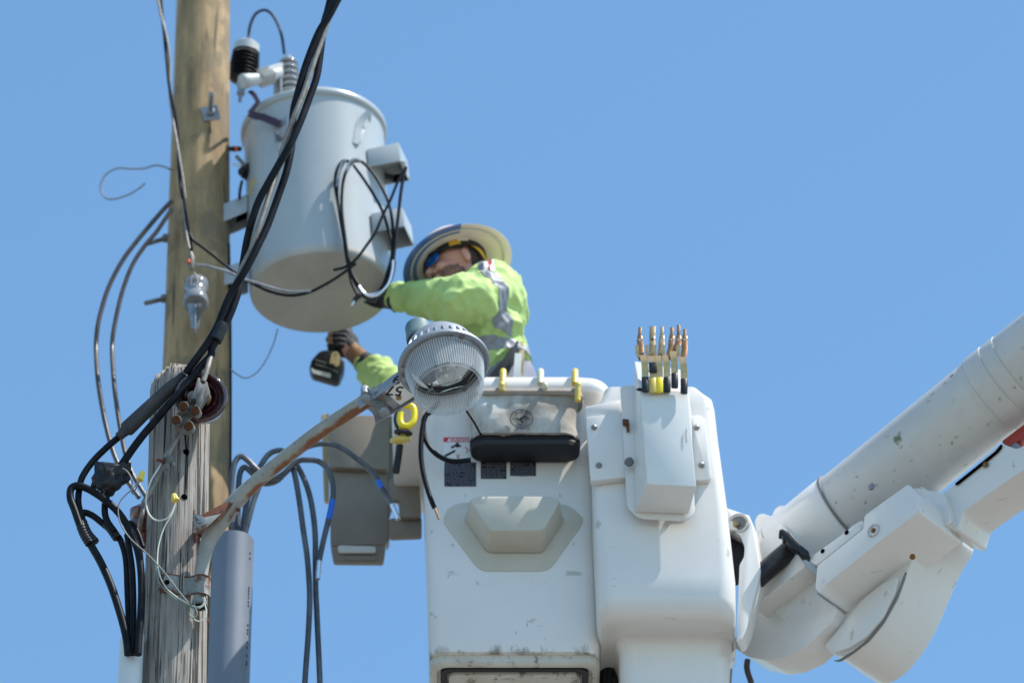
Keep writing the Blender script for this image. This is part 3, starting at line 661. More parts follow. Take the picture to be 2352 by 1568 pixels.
# splice sleeve
s0 = P(R4(1400, 255), 14.84); s1 = P(R4(720, 905), 14.86); sd = (s1 - s0); SL = sd.length
MB().lathe([(.0125, 0), (.0145, .012), (.0145, .03), (.0185, SL * .14), (.0215, SL * .25), (.0225, SL * .45), (.0245, SL * .7), (.0255, SL * .86), (.0245, SL * .885), (.0185, SL * .90), (.0165, SL * .93), (.0150, SL * .96), (.0150, SL)], s0, sd, 28, cap0=True, cap1=True).build('splice_sleeve', M['sleeve'], sb, sharp=50)
# cables below the splice: down to the riser
YL = 14.88
lower = [
 ([(R4, 730, 900), (R4, 600, 1010), (R4, 450, 1160), (R4, 340, 1320), (T5, 152, 300), (T5, 143, 400), (T5, 160, 490), (T5, 195, 590), (T5, 235, 660), (T5, 285, 720)], .0105, 0),
 ([(T5, 230, 730), (T5, 165, 610), (T5, 115, 470), (T5, 82, 380), (T5, 85, 305), (T5, 125, 278), (T5, 175, 285), (T5, 250, 320), (T5, 360, 395), (T5, 460, 490), (T5, 550, 630), (T5, 605, 770), (T5, 632, 920), (T5, 640, 1100), (T5, 632, 1300), (T5, 618, 1480), (T5, 612, 1600)], .0118, -.02),
 ([(T5, 165, 545), (T5, 160, 505), (T5, 195, 488), (T5, 260, 515), (T5, 330, 570), (T5, 395, 625), (T5, 465, 690), (T5, 505, 790), (T5, 522, 900), (T5, 530, 1100), (T5, 540, 1340), (T5, 545, 1500)], .0105, .02),
 ([(T5, 180, 495), (T5, 155, 520), (T5, 170, 590), (T5, 230, 720), (T5, 320, 880), (T5, 400, 1060), (T5, 460, 1240), (T5, 505, 1400), (T5, 525, 1500), (T5, 535, 1600)], .0125, -.01),
 ([(T5, 400, 280), (T5, 370, 350), (T5, 352, 430), (T5, 355, 510), (T5, 385, 580), (T5, 430, 640)], .0105, .0),
 ([(T5, 525, 660), (T5, 545, 780), (T5, 568, 950), (T5, 577, 1200), (T5, 574, 1400), (T5, 570, 1500), (T5, 568, 1600)], .0095, .0),
 ([(T5, 535, 600), (T5, 545, 570), (T5, 580, 590), (T5, 620, 670), (T5, 650, 760)], .008, .03),
]
for pts, r_, dy in lower:
    MB().tube(smooth_path([P(c(x, y), YL + dy) for c, x, y in pts], 8), r_, 14).build('cable_tail', M['black'], sb, sharp=80)
for pts, dy in (([(175, 560), (215, 650), (275, 720)], .0), ([(165, 600), (195, 670), (235, 735)], -.02), ([(365, 570), (405, 625), (450, 690)], .01)):
    pp = smooth_path([P(T5(*p), YL + dy) for p in pts], 10)
    MB().tube(pp, [.0145 + .0012 * math.sin(i * 2.1) for i in range(len(pp))], 14).build('tape_wrap', M['tape'], sb)
# crumpled tape ball
tb = MB(); c = P(R4(640, 1330), YL - .01)
tb.ell(c, (.055, 0, .012), (0, .035, 0), (0, 0, .050), 40, 26)
me = tb.mesh('tape_ball'); 
for v in me.vertices:
    d = v.co - c; n = noise.noise(v.co * 26) + .6 * noise.noise(v.co * 55 + Vector((4, 0, 0)))
    up = max(0, d.z / .05)
    v.co = c + d * (1 + .42 * n) + Vector((-.025 * up if d.x < 0 else .028 * up, 0, .03 * up * abs(d.x) / .05))
for p in me.polygons: p.use_smooth = False
me.materials.append(M['tape']); link('taped_joint', me, sb)
MB().tube(smooth_path([P(R4(x, y), YL - .01) for x, y in ((760, 1200), (720, 1240), (690, 1300), (660, 1380), (620, 1420))]), [.0135 + .003 * math.sin(i * 1.7) for i in range(25)], 12).build('taped_joint', M['tape'], sb, flat=True)
MB().ell(P(R4(655, 1240), YL + .005), (.014, 0, 0), (0, .014, 0), (0, 0, .010), 12, 8).build('grey_connector', M['galv_dull'], sb)

# ------------------------------------------------------------------ spool and clevis on the old pole with the neutral clamps
ins = empty('bell_insulator', P((462, 914), 14.86), 'dark maroon glazed ribbed porcelain disc insulator at the top of the grey weathered pole', 'insulator')
ic = P(R4(1575, 497), 14.845); ia = Vector((.05, -1, -.22)).normalized()
prof = [(.0005, .02), (.018, .022), (.02, -.005), (.026, -.012), (.03, .010), (.034, .012), (.037, -.010), (.042, -.014), (.046, .012), (.0505, .014), (.054, -.008), (.062, -.012), (.070, .008), (.078, .014), (.0835, .010), (.0855, .0), (.080, -.03), (.055, -.055), (.035, -.07), (.0005, -.075)]
MB().lathe(prof, ic, ia, 64).build('bell', M['glaze'], ins, sharp=80)
MB().tube([ic + ia * .03, ic - ia * .1], .011, 14).build('steel_pin', M['rust'], ins)
dc = empty('dead_end_clamp', P(R4(1600, 600), 14.80), 'pale metal wedge clamp gripping the bare strand in front of the maroon insulator', 'clamp')
cmb = MB()
def pl(pts, Y, t, cv=R4): cmb.prism([P(cv(*p), Y) for p in pts], (0, t, 0))
pl([(1545, 283), (1568, 290), (1572, 330), (1585, 352), (1610, 352), (1632, 325), (1642, 325), (1650, 360), (1672, 430), (1668, 470), (1640, 480), (1600, 540), (1570, 590), (1545, 600), (1525, 580), (1530, 500), (1470, 500), (1500, 440), (1528, 350)], 14.775, .03)
pl([(1580, 400), (1612, 380), (1600, 500), (1560, 560), (1545, 520)], 14.765, .02)
cmb.build('clamp_body', M['galv_dull'], dc, bevel=.004)
MB().prism([P(R4(*p), 14.81) for p in ((1640, 480), (1685, 465), (1685, 500), (1655, 555), (1625, 550))], (0, .02, 0)).build('keeper', M['copper'], dc, bevel=.003)
def bolt_clamp(c0, c1, heads, lab):
    root = empty('split_bolt_connector', P(R4(*c0), 14.83), lab, 'connector', None)
    a_ = P(R4(*c0), 14.83); b_ = P(R4(*c1), 14.83); d = (b_ - a_); L_ = d.length
    mb = MB().lathe([(.0005, -.012), (.018, -.006), (.024, L_ * .2), (.020, L_ * .5), (.024, L_ * .8), (.018, L_ + .006), (.0005, L_ + .012)], a_, d, 20, sc=(1, .8)); mb.build('connector_body', M['galv_dull'], root)
    for h in heads:
        p = P(R4(*h), 14.785); ax_ = Vector((-.1, -1, -.35)).normalized()
        MB().lathe([(.0005, .012), (.0125, .012), (.0135, .006), (.0135, 0)], p, ax_, 20).build('rusty_bolt', M['rustbolt'], root, sharp=50)
        MB().lathe([(.0150, .007), (.0165, .004), (.0165, -.03), (.012, -.034)], p, ax_, 20, cap1=True).build('bolt_collar', M['galv_dull'], root, sharp=50)
bolt_clamp((1385, 620), (1530, 640), [(1398, 592), (1520, 640)], 'upper of two rusty two-bolt connectors, touching the maroon insulator')
bolt_clamp((1330, 770), (1450, 830), [(1322, 735), (1452, 797)], 'lower of two rusty two-bolt connectors, just above the top bolt hole of the grey pole')
MB().tube([P(R4(x, y), 14.845) for x, y in ((1440, 560), (1450, 660), (1400, 760))], [.016, .018, .016], 14).build('link', M['galv_dull'], dc)
MB().tube([P(R4(1490, 470), 14.83), P(R4(1500, 560), 14.82)], [.018, .014], 14).build('socket', M['band'], dc)
bn = wire('bare_ground_cable', [(1360, 850), (1320, 930), (1250, 1060), (1180, 1210), (1110, 1350), (1045, 1480), (975, 1600)], .0082, M['bare'], cv=R4, Y=14.87, n=21, lobes=7, lay=45, amp=.16)
tag(bn, 'bare twisted strand running down the left face of the grey weathered pole', 'wire')
bn2 = wire('bare_ground_cable', [(715, 330, 14.88), (665, 420), (640, 520), (622, 610, 14.95), (625, 720, 15.0), (640, 900, 15.1)], .0080, M['bare'], cv=T5, Y=14.9, n=21, lobes=7, lay=45, amp=.16)
tag(bn2, 'bare twisted strand curving behind the left edge of the grey pole beside the black cables', 'wire')
tp = empty('tap_connector', P(R4(1240, 1150), 14.83), 'small clamp with a rusty bolt tapping the bare strand on the grey pole', 'connector')
mb = MB(); mb.ell(P(R4(1255, 1150), 14.835), (.012, 0, .004), (0, .014, 0), (0, 0, .017), 14, 10); mb.ell(P(R4(1225, 1215), 14.835), (.010, 0, 0), (0, .012, 0), (0, 0, .014), 14, 10); mb.ell(P(R4(1285, 1190), 14.835), (.007, 0, 0), (0, .012, 0), (0, 0, .013), 12, 8)
mb.tube([P(R4(1230, 1060), 14.83), P(R4(1195, 1130), 14.83)], .007, 10); mb.build('connector_body', M['galv_dull'], tp)
MB().tube([P(R4(1112, 1145), 14.83), P(R4(1165, 1155), 14.83), P(R4(1195, 1170), 14.83)], [.005, .005, .009], 10).build('rusty_bolt', M['rust'], tp)
bi = empty('ball_insulator', P(T5(600, 620), 15.12), 'red brown round spool insulator half hidden behind the left edge of the grey pole', 'insulator')
MB().lathe([(.0005, -.06), (.03, -.055), (.046, -.035), (.040, -.012), (.030, 0), (.040, .012), (.046, .035), (.03, .055), (.0005, .06)], P(T5(632, 570), 15.10), (.25, 0, 1), 32).build('spool', M['glaze2'], bi)
MB().lathe([(.0005, -.05), (.03, -.045), (.040, -.02), (.03, .0), (.0005, .02)], P(T5(660, 660), 15.10), (.25, 0, 1), 28).build('spool', M['glaze2'], bi)
MB().tube([P(T5(650, 745), 15.08), P(T5(670, 740), 15.08)], .008, 12).build('bolt_end', M['galv'], bi)
# small wires and the yellow connectors
def twire(pts, r, m, lab, cv=T5, Y=14.84, name='lamp_wire', group=None):
    return tag(wire(name, pts, r, M[m], cv=cv, Y=Y), lab, 'wire', group)
twire([(847, 12), (825, 55), (795, 100), (770, 145), (725, 215), (693, 290), (677, 370), (678, 440), (700, 505), (745, 545), (800, 548), (850, 525), (885, 470), (908, 400)], .0028, 'whitewire', 'white wire looping on the grey pole from the tap clamp to a yellow connector')
twire([(910, 400), (898, 450), (870, 520), (825, 590), (790, 680), (768, 780), (765, 900), (790, 1000), (840, 1085), (910, 1145), (985, 1190), (1050, 1222), (1105, 1222), (1135, 1185), (1130, 1150)], .0022, 'whitewire', 'pale wire hanging from the lower yellow connector down to the open pipe end')
twire([(912, 402), (903, 470), (860, 545), (815, 615), (780, 700), (763, 820), (752, 920), (775, 1030), (845, 1115), (930, 1180), (1020, 1220), (1090, 1240)], .0018, 'greenwire', 'thin green wire hanging beside the pale wire down the grey pole')
twire([(490, 142), (520, 160), (550, 200), (565, 250), (562, 310), (572, 340), (600, 290), (628, 230)], .0022, 'thin', 'thin grey wire from the black tape ball to the upper yellow connector', Y=14.82)
twire([(622, 238), (570, 300), (520, 345), (475, 395), (457, 450), (460, 520), (482, 590), (530, 665), (590, 730), (660, 790), (760, 890), (860, 1010), (960, 1140), (1060, 1250)], .0022, 'thin', 'thin dark wire crossing the grey pole diagonally from a yellow connector to the arm', Y=14.80)
for (x0, y0, x1, y1, lab) in ((650, 168, 625, 232, 'yellow twist-on wire connector against the sky beside the black tape ball'), (890, 345, 908, 395, 'yellow twist-on wire connector on the face of the grey pole')):
    a_ = P(T5(x0, y0), 14.82); b_ = P(T5(x1, y1), 14.82)
    root = empty('wire_connector', a_, lab, 'wire connector', 'yellow wire connectors')
    n = 24; d = b_ - a_; x, y, z = frame(d)
    rings = [[a_ + d * t + (x * math.cos(2 * math.pi * j / n) + y * math.sin(2 * math.pi * j / n)) * (r_ * (1 + (.08 if j % 2 else -.05))) for j in range(n)] for t, r_ in ((0, .006), (.03, .0075), (.8, .0105), (.82, .0118), (1.0, .0118))]
    MB().loft(rings).build('connector_shell', M['nut'], root, sharp=30)

# ================================================================== street light
lamp = empty('street_light', near_c(P((460, 1340), 15).z) + Vector((.12, 0, 0)), 'grey street light with ribbed clear lens on a curved rusty arm', 'street light')
# lens axis and neck direction from the way the rims tilt
nrm = (RT * .147 - UP * .655 - FW * .742).normalized()          # pointing out of the lens
neck = (RT * .80 + UP * .52 - FW * .30); neck = (neck - nrm * neck.dot(nrm)).normalized()
sidev = nrm.cross(neck)
YF = 14.40
fc = P(S6(964, 925), YF)
d_ = (fc - CAM).dot(FW); pxm = FPX / d_
FR = 106.5 / pxm
def Lp(h, r, th): return fc + nrm * h + (neck * math.cos(th) + sidev * math.sin(th)) * r
def lathe_l(prof, n=72, **k): return MB().lathe(prof, fc, nrm, n, hint=neck, **k)
lathe_l([(FR * .80, -.012), (FR - .002, -.016), (FR, -.012), (FR, -.002), (FR - .003, .001), (FR - .010, .001), (FR - .012, -.003), (FR * .86, -.004), (FR * .84, -.012)], 96).build('flange', M['cast'], lamp, sharp=30)
lathe_l([(FR * .87, -.003), (FR * .78, -.002), (FR * .78, -.03)], 96).build('inner_ring', M['castshade'], lamp, sharp=30)
# housing dome with fins
dome = [(FR * .90, -.012), (FR * .86, -.030), (FR * .80, -.060), (FR * .72, -.092), (FR * .58, -.118), (FR * .42, -.130), (FR * .38, -.132), (FR * .34, -.150), (FR * .22, -.157), (.0005, -.158)]
hs = lathe_l(dome, 64)
hs.build('housing', M['cast'], lamp, sharp=50)
fins = MB()
for k in range(30):
    th = R(-165 + k * 11.4)
    if abs(((math.degrees(th) + 180) % 360) - 0) < 22 or abs(((math.degrees(th) + 180) % 360) - 360) < 22: continue
    r0 = FR * .76; r1 = FR * .975; t_ = (-neck * math.sin(th) + sidev * math.cos(th)) * .0028
    tri = [Lp(-.012, r0, th), Lp(-.012, r1, th), Lp(-.022, r1 - .004, th), Lp(-.060, r0 + .010, th), Lp(-.064, r0 - .000, th)]
    fins.loft([[p - t_ for p in tri], [p + t_ for p in tri]])
fins.build('cooling_fins', M['cast'], lamp, bevel=.0008)
# retaining clips with screws
for thd in (152, 28, -95):
    th = R(thd); seg = []
    pts0 = [Lp(.0015, FR * .97, th + R(a)) for a in range(-14, 15, 4)]; pts1 = [Lp(.0015, FR * .80, th + R(a)) for a in range(-14, 15, 4)]
    up = -nrm * .004
    n_ = len(pts0); cl = MB().loft([[pts0[i], pts1[i], pts1[i] + up, pts0[i] + up] for i in range(n_)]); o = cl.build('retaining_clip', M['galv'], lamp, sharp=30)
    p = Lp(.0015, FR * .885, th); MB().lathe([(.0085, 0), (.0085, .003), (.006, .0045), (.0005, .0045)], p, nrm, 18).build('screw', M['galv_dull'], o, sharp=40)
# ribbed lens
NR = 96; RT_ = .845 * FR; RB = .742 * FR; LH = (53.5 / .67) / pxm
rings_o = []
def ribring(h, r, amp, ph=0):
    ring = []
    for j in range(NR * 4):
        th = 2 * math.pi * j / (NR * 4); k = [0, .7, 1, .7][j % 4]
        ring.append(Lp(h, r + amp * k, th))
    return ring
rings = [ribring(-.006, RT_ - .001, .001)] + [ribring(LH * t, RT_ + (RB - RT_) * t ** 1.1, .0036) for t in (0, .2, .4, .6, .8, .97)]
lens = MB().loft(rings, False, False)
lens.m = [1 if (f[0] % (NR * 4)) % 4 in (1, 2) else 0 for f in lens.f]
n_ = NR * 4
def ring(h, r): return [Lp(h, r, 2 * math.pi * j / n_) for j in range(n_)]
lens.loft([ring(LH * .97, RB + .003), ring(LH + .001, RB + .0015), ring(LH + .003, RB - .003), ring(LH + .001, RB - .007), ring(LH - .006, RB - .009)], False, False)
lens.build('ribbed_lens', [M['acrylic'], M['frost']], lamp, sharp=20)
# inside: reflector cone, socket, bulb
ref = lathe_l([(RT_ * .93, -.004), (RT_ * .82, -.028), (RT_ * .58, -.052), (RT_ * .32, -.066), (.022, -.070)], 8)
ref.build('reflector', M['reflector'], lamp, sharp=5)
lathe_l([(RT_ * .97, .0), (RT_ * .97, -.010), (RT_ * .80, -.016), (RT_ * .80, -.010), (RT_ * .92, -.004)], 64).build('gasket_ring', M['rubber'], lamp)
lathe_l([(.0005, -.075), (.026, -.075), (.026, -.045), (.020, -.040), (.020, -.012), (.0005, -.012)], 24).build('lamp_socket', M['cream'], lamp, sharp=40)
bl = lathe_l([(.014, -.012), (.017, .0), (.030, .022), (.033, .040), (.028, .060), (.014, .074), (.0005, .078)], 28); bl.build('bulb', M['bulb'], lamp)
lathe_l([(.0005, -.01), (.005, -.01), (.008, .02), (.008, .045), (.0005, .048)], 12).build('filament_tube', M['alu'], lamp)
br = MB().box(Lp(-.004, RT_ * .45, R(20)), (neck * math.cos(R(20)) + sidev * math.sin(R(20))) * RT_ * .40, (-neck * math.sin(R(20)) + sidev * math.cos(R(20))) * .007, nrm * .002); br.build('bulb_support', M['castshade'], lamp)
# photocell with its collar
pc = fc - neck * (FR * .60) - nrm * .02
pcx = -nrm + neck * .02
cd_ = (P(S6(625, 250), YF) - P(S6(740, 640), YF)); 
c0 = fc - neck * FR * .44 - nrm * .012
MB().lathe([(.0385, 0), (.0385, .158)], c0, -nrm, 40, cap0=True, cap1=True).build('photocell_socket', M['cast'], lamp, sharp=40)
MB().lathe([(.032, .150), (.0405, .151), (.0405, .164), (.032, .165)], c0, -nrm, 40).build('photocell_gasket', M['rubber'], lamp)
ph_ = MB().lathe([(.030, .166), (.0345, .158), (.0425, .158), (.0430, .160), (.0430, .178), (.0405, .181), (.0400, .222), (.0380, .227), (.0005, .228)], c0, -nrm, 48).build('photocell', M['teal'], lamp, sharp=40)
q_ = c0 - nrm * .127 + (sidev * -.2 - neck * 0 + (-FW) * .98).normalized() * .030
MB().box(c0 - nrm * .216 - FW * .036 + RT * .006, RT * .0030, -nrm * .012, FW * .006).build('photocell_window', M['rubber'], ph_)
# neck box
nb0 = fc - neck * FR * .55; nb1 = fc - neck * (FR + .155)
wv = sidev * .050; top = -nrm * .050
def ns(c, w_, h_, dz=0):
    a = sidev * w_; b = -nrm
    return [c + a + b * dz, c + a + b * (dz + h_ * .75), c + a * .8 + b * (dz + h_), c - a * .8 + b * (dz + h_), c - a + b * (dz + h_ * .75), c - a + b * dz,
            c - a * .92 + b * dz, c - a * .92 + b * (dz + h_ * .7), c - a * .75 + b * (dz + h_ * .9), c + a * .75 + b * (dz + h_ * .9), c + a * .92 + b * (dz + h_ * .7), c + a * .92 + b * dz]
MB().loft([ns(nb0, .052, .055), ns(fc - neck * (FR + .02), .050, .052), ns(nb1, .044, .046)]).build('neck_channel', M['cast'], lamp, bevel=.0012)
# number plate on the underside of the neck
pcn = fc - neck * (FR + .010) - nrm * .008
plh = sidev * .040; 
pln = MB().box(pcn, neck * .062, plh, nrm * .0012); npl = pln.build('number_plate', M['plate'], lamp, bevel=.0006)
tx = -sidev
txd = (-neck); 
# reading direction runs up and to the left in the picture
rd = (-UP * -.0 + P(S6(225, 1220), YF) - P(S6(330, 1290), YF)); rd = rd - nrm * rd.dot(nrm); rd.normalize()
ud = nrm.cross(rd)
c57 = PN(S6(275, 1258), pcn + nrm * .002, nrm)
text_obj('digits', '57', .054, c57, rd, ud, M['ink'], npl)
c0x = PN(S6(306, 1100), pcn + nrm * .002, nrm)
text_obj('digits', '9', .054, c0x, rd, ud, M['ink'], npl)
strip = MB().box(fc - neck * (FR + .068) - nrm * .007, neck * .012, sidev * .040, nrm * .0012); strip.build('cover_strip', M['galv'], lamp, bevel=.0006)
sc_p = PN(T4(962, 1335), pcn + nrm * .002, nrm); MB().lathe([(.0085, 0), (.0085, .003), (.005, .005), (.0005, .005)], sc_p, nrm, 18).build('screw', M['brass'], lamp, sharp=40)
# clamp and bolts at the end of the pipe
cpos = fc - neck * (FR + .150)
cb_ = MB()
cpts = [P(T4(x, y), 14.50) for x, y in ((395, 1290), (480, 1260), (555, 1290), (640, 1360), (730, 1375), (760, 1460), (830, 1520), (800, 1568), (760, 1600), (700, 1600), (645, 1560), (600, 1470), (520, 1420), (420, 1390), (365, 1340))]
cb_.prism(round_poly(cpts, .008, 3), (0, .016, .0)); cb_.build('clamp_bar', M['galv_dull'], lamp, bevel=.003)
for (x, y) in ((445, 1350), (735, 1560)):
    p = P(T4(x, y), 14.50); MB().lathe([(.0150, 0), (.0150, .005), (.0095, .006), (.0095, .015), (.0005, .017)], p, (0, -1, -.5), 6 if False else 18).build('clamp_bolt', M['galv'], lamp, sharp=35)
MB().tube([P(T4(430, 1190), 14.53), P(T4(430, 1290), 14.50)], [.0135, .0135], 18).build('clamp_ear', M['cast'], lamp, bevel=.003)
u_ = MB().tube([P(T4(600, 1245), 14.53), P(T4(680, 1330), 14.50)], [.020, .022], 20, cap=True); u_.build('pipe_end', M['galv_dull'], lamp, bevel=.002)
MB().lathe([(.0005, 0), (.017, 0)], P(T4(722, 1235), 14.492), (.55, -.8, -.35), 20).build('pipe_mouth', M['hole'], lamp)
MB().prism([P(T4(x, y), 14.492) for x, y in ((770, 1245), (820, 1285), (812, 1325), (790, 1330), (765, 1290))], (0, .003, 0)).build('retaining_tab', M['galv'], lamp)
# curved arm
arm = [(458, 1392, 14.885), (460, 1345, 14.885), (464, 1305, 14.885), (470, 1270, 14.88), (485, 1228, 14.87), (509, 1190, 14.85), (556, 1136, 14.82), (605, 1092, 14.78), (674, 1036, 14.72), (737, 988, 14.66), (800, 946, 14.59), (845, 918, 14.54), (882, 896, 14.50)]
pa = smooth_path([P((x, y), Y) for x, y, Y in arm], 6)
MB().tube(pa, [.0200 + .0035 * min(1, i / 26) + (.0075 * math.exp(-((i - 29) / 6) ** 2)) for i in range(len(pa))], 28).build('arm', M['arm'], lamp)
MB().lathe([(.0005, 0), (.0185, .0)], pa[0] - (pa[1] - pa[0]).normalized() * .001, pa[0] - pa[1], 24).build('arm_opening', M['hole'], lamp)
MB().lathe([(.0185, -.001), (.0262, -.001), (.0262, .004)], pa[0], pa[1] - pa[0], 24).build('arm_lip', M['galv_dull'], lamp)
# gusset against the pole
gs = MB().prism([P(R5(x, y), 14.808) for x, y in ((1340, 195), (1085, 325), (1075, 345), (1072, 440), (1100, 455), (1180, 395), (1290, 330), (1390, 200))], (0, .004, 0)); gs.box(P(R5(1092, 390), 14.87), (.003, 0, 0), (0, .065, 0), (0, 0, .022)); gs.build('gusset', M['rust'], lamp, bevel=.001)
gf = MB().prism([P(R5(x, y), 14.804) for x, y in ((1085, 345), (1160, 318), (1240, 300), (1290, 290), (1180, 395), (1105, 435), (1080, 430))], (0, .003, 0)); gf.build('gusset_face', M['band'], lamp, bevel=.001)
MB().prism([P(R5(x, y), 14.89) for x, y in ((1110, 425), (1165, 395), (1168, 440), (1145, 455))], (0, .02, 0)).build('gusset_foot', M['rust'], lamp)
p = P(R5(1125, 345), 14.802); bb = MB().lathe([(.0005, 0), (.0185, 0), (.0185, .003), (.011, .004), (.011, .012), (.0005, .012)], p, (0, -1, -.2), 24); bb.tube([p, p + Vector((-.012, -.03, .0))], .006, 12); bb.build('gusset_bolt', M['galv'], lamp, sharp=35)
# band around pole front and pipe
def bandpt(x, y, off): return onpole(R5(x, y), off)
rowt = [(828, 790), (835, 755), (860, 748), (900, 745), (950, 752), (1000, 765), (1050, 768), (1090, 757), (1120, 748), (1160, 748), (1195, 762), (1213, 790)]
rowb = [(822, 850), (845, 878), (870, 880), (905, 880), (955, 893), (1005, 906), (1050, 908), (1085, 890), (1120, 885), (1165, 890), (1195, 905), (1211, 925)]
offs = [0, 0, 0, 0, 0, 14.915, 14.895, 14.872, 14.857, 14.852, 14.858, 14.885]
ra = []
for (t, b2, o) in zip(rowt, rowb, offs):
    pt = P(R5(*t), o) if o else bandpt(t[0], t[1], .006); pb = P(R5(*b2), pt.y); ra.append([pt, pb, pb + Vector((0, .004, 0)), pt + Vector((0, .004, 0))])
pbm = MB().loft(ra); pbn = pbm.build('pole_band', M['band'], lamp, sharp=40)
MB().tube([r[0] for r in ra], .0022, 8).build('rusty_edge', M['rust'], pbn); MB().tube([r[1] for r in ra], .0020, 8).build('rusty_edge', M['rust'], pbn)
MB().prism([p + Vector((0, -.002, 0)) for p in (bandpt(828, 790, .007), bandpt(838, 755, .007), bandpt(862, 752, .007), bandpt(850, 800, .007), bandpt(856, 872, .007), bandpt(836, 868, .007))], (0, .001, 0)).build('rust_patch', M['rust'], pbn)
MB().lathe([(.0005, .0), (.009, .0)], onpole(R5(882, 805), .0095), (0, -1, 0), 16).build('band_hole', M['hole'], lamp)
MB().prism(poly_px([(1178, 990), (1200, 1060), (1198, 1100), (1185, 1098), (1188, 1040), (1170, 990)], 14.9, R5), (0, .02, 0)).build('rusty_tab', M['rust'], lamp)
for k, (pts, m_) in enumerate((([(1085, 925), (1050, 1020), (1060, 1060), (1090, 1075), (1110, 1040), (1090, 980), (1100, 930)], 'greenwire'), ([(1150, 920), (1180, 1020), (1170, 1070), (1130, 1100), (1090, 1085), (1075, 1040), (1080, 1000)], 'whitewire'), ([(1170, 930), (1160, 980), (1120, 1000), (1070, 985)], 'whitewire'), ([(1130, 930), (1120, 960), (1140, 975), (1170, 960), (1180, 930)], 'greenwire'), ([(1100, 930), (1105, 990), (1115, 1025)], 'thin'))):
    wire('lead_wire', pts, .0020, M[m_], lamp, cv=R5, Y=14.86 + .006 * k)
# rust scab under the arm
MB().ell(P(T1(285, 935), 14.82), (.007, 0, 0), (0, .006, 0), (0, 0, .006), 10, 6).build('rust_scab', M['rust'], lamp)

# ================================================================== grey cables out of the big conduit
gy = 16.0
cabs = [
 ('conduit cable with blue tape whose stripped tip hangs straight down beside two long cables', [(235, 1330), (232, 1215), (208, 950), (212, 620), (245, 420), (312, 345), (385, 385), (490, 490), (590, 570), (680, 590), (780, 540), (870, 455), (960, 392), (1060, 385), (1170, 400), (1270, 480), (1325, 620), (1335, 760), (1315, 900), (1290, 1020), (1260, 1140), (1215, 1330), (1180, 1500)], .0098, 0, (.80, .88), (1180, 1500, 1165, 1700)),
 ('conduit cable with blue tape and a bright stripped tip, reaching farthest right', [(355, 1330), (358, 1215), (400, 1040), (470, 790), (560, 600), (700, 460), (880, 310), (1080, 228), (1200, 205), (1340, 218), (1470, 280), (1600, 375), (1730, 480), (1800, 560), (1860, 670), (1930, 790), (1985, 875)], .0098, -.03, (.845, .895), (1985, 875, 2055, 1040)),
 ('conduit cable that hangs down long, the left one of two', [(290, 1330), (285, 1215), (280, 950), (290, 640), (312, 510), (362, 465), (440, 530), (560, 640), (700, 620), (800, 530), (880, 460), (905, 530), (930, 650), (970, 900), (1000, 1130), (1040, 1400), (1060, 1600), (1075, 1900), (1060, 2300), (1020, 2900), (1010, 3600)], .0098, .02, None, None),
 ('conduit cable humped above the light arm that hangs down long, right of its twin', [(325, 1330), (330, 1215), (370, 900), (450, 600), (520, 470), (610, 335), (700, 285), (790, 290), (870, 380), (940, 455), (1010, 590), (1070, 760), (1110, 960), (1135, 1200), (1138, 1450), (1142, 1800), (1160, 2200), (1190, 2900), (1200, 3600)], .0098, .04, None, None),
]
for lab, pts, r_, dy, tp_, tipp in cabs:
    pp = smooth_path([P(T1(x, y), gy + dy) for x, y in pts], 8)
    root = empty('conduit_cable', pp[0], 'grey ' + lab, 'cable', 'grey cables coming out of the conduit')
    MB().tube(pp, r_, 16).build('cable_jacket', M['greycable'], root, sharp=80)
    if tp_:
        seg = cut(pp, *tp_); MB().tube(seg, [r_ * (1.06 + .02 * (i % 2)) for i in range(len(seg))], 16).build('tape_wrap', M['bluetape'], root)
        a_ = P(T1(tipp[0], tipp[1]), gy + dy); b_ = P(T1(tipp[2], tipp[3]), gy + dy)
        pts_ = [a_.lerp(b_, t / 12) for t in range(13)]
        MB().tube(pts_, r_ * .92, 28, lobes=9, lay=70, amp=.22).build('bare_end', M['alu'], root, sharp=80)
        e = MB()
        x, y, z = frame(b_ - a_)
        for k in range(7):
            o = x * 0 if k == 0 else (x * math.cos(k * 1.047) + y * math.sin(k * 1.047)) * .0048
            e.ell(b_ + o, x * .0023, y * .0023, z * .0015, 10, 6)
        e.build('strand_ends', M['galv'], root)

# ================================================================== bucket
YB = 15.75
bk = empty('aerial_bucket', P((1170, 1600), 16.05), 'white fibreglass bucket of the lift that the worker stands in', 'bucket')
def stack(secs, cap0=True, cap1=True, n=6): return MB().loft([sect(*s, n) for s in secs], cap0, cap1)
body = [(1503, 992, 1372, YB + .02, 16.33, .05), (1496, 986, 1376, YB + .004, 16.335, .05), (1480, 984, 1378, YB, 16.34, .045), (1300, 979, 1372, YB, 16.35, .045), (1100, 973, 1366, YB, 16.36, .045), (900, 966, 1362, YB, 16.37, .045), (880, 966, 1362, YB, 16.37, .045)]
inner = [(880, 985, 1345, YB + .03, 16.33, .04), (1100, 990, 1345, YB + .03, 16.33, .04), (1420, 1000, 1355, YB + .03, 16.30, .04)]
stack(body + inner).build('bucket_shell', M['gel_bucket'], bk, sharp=50)
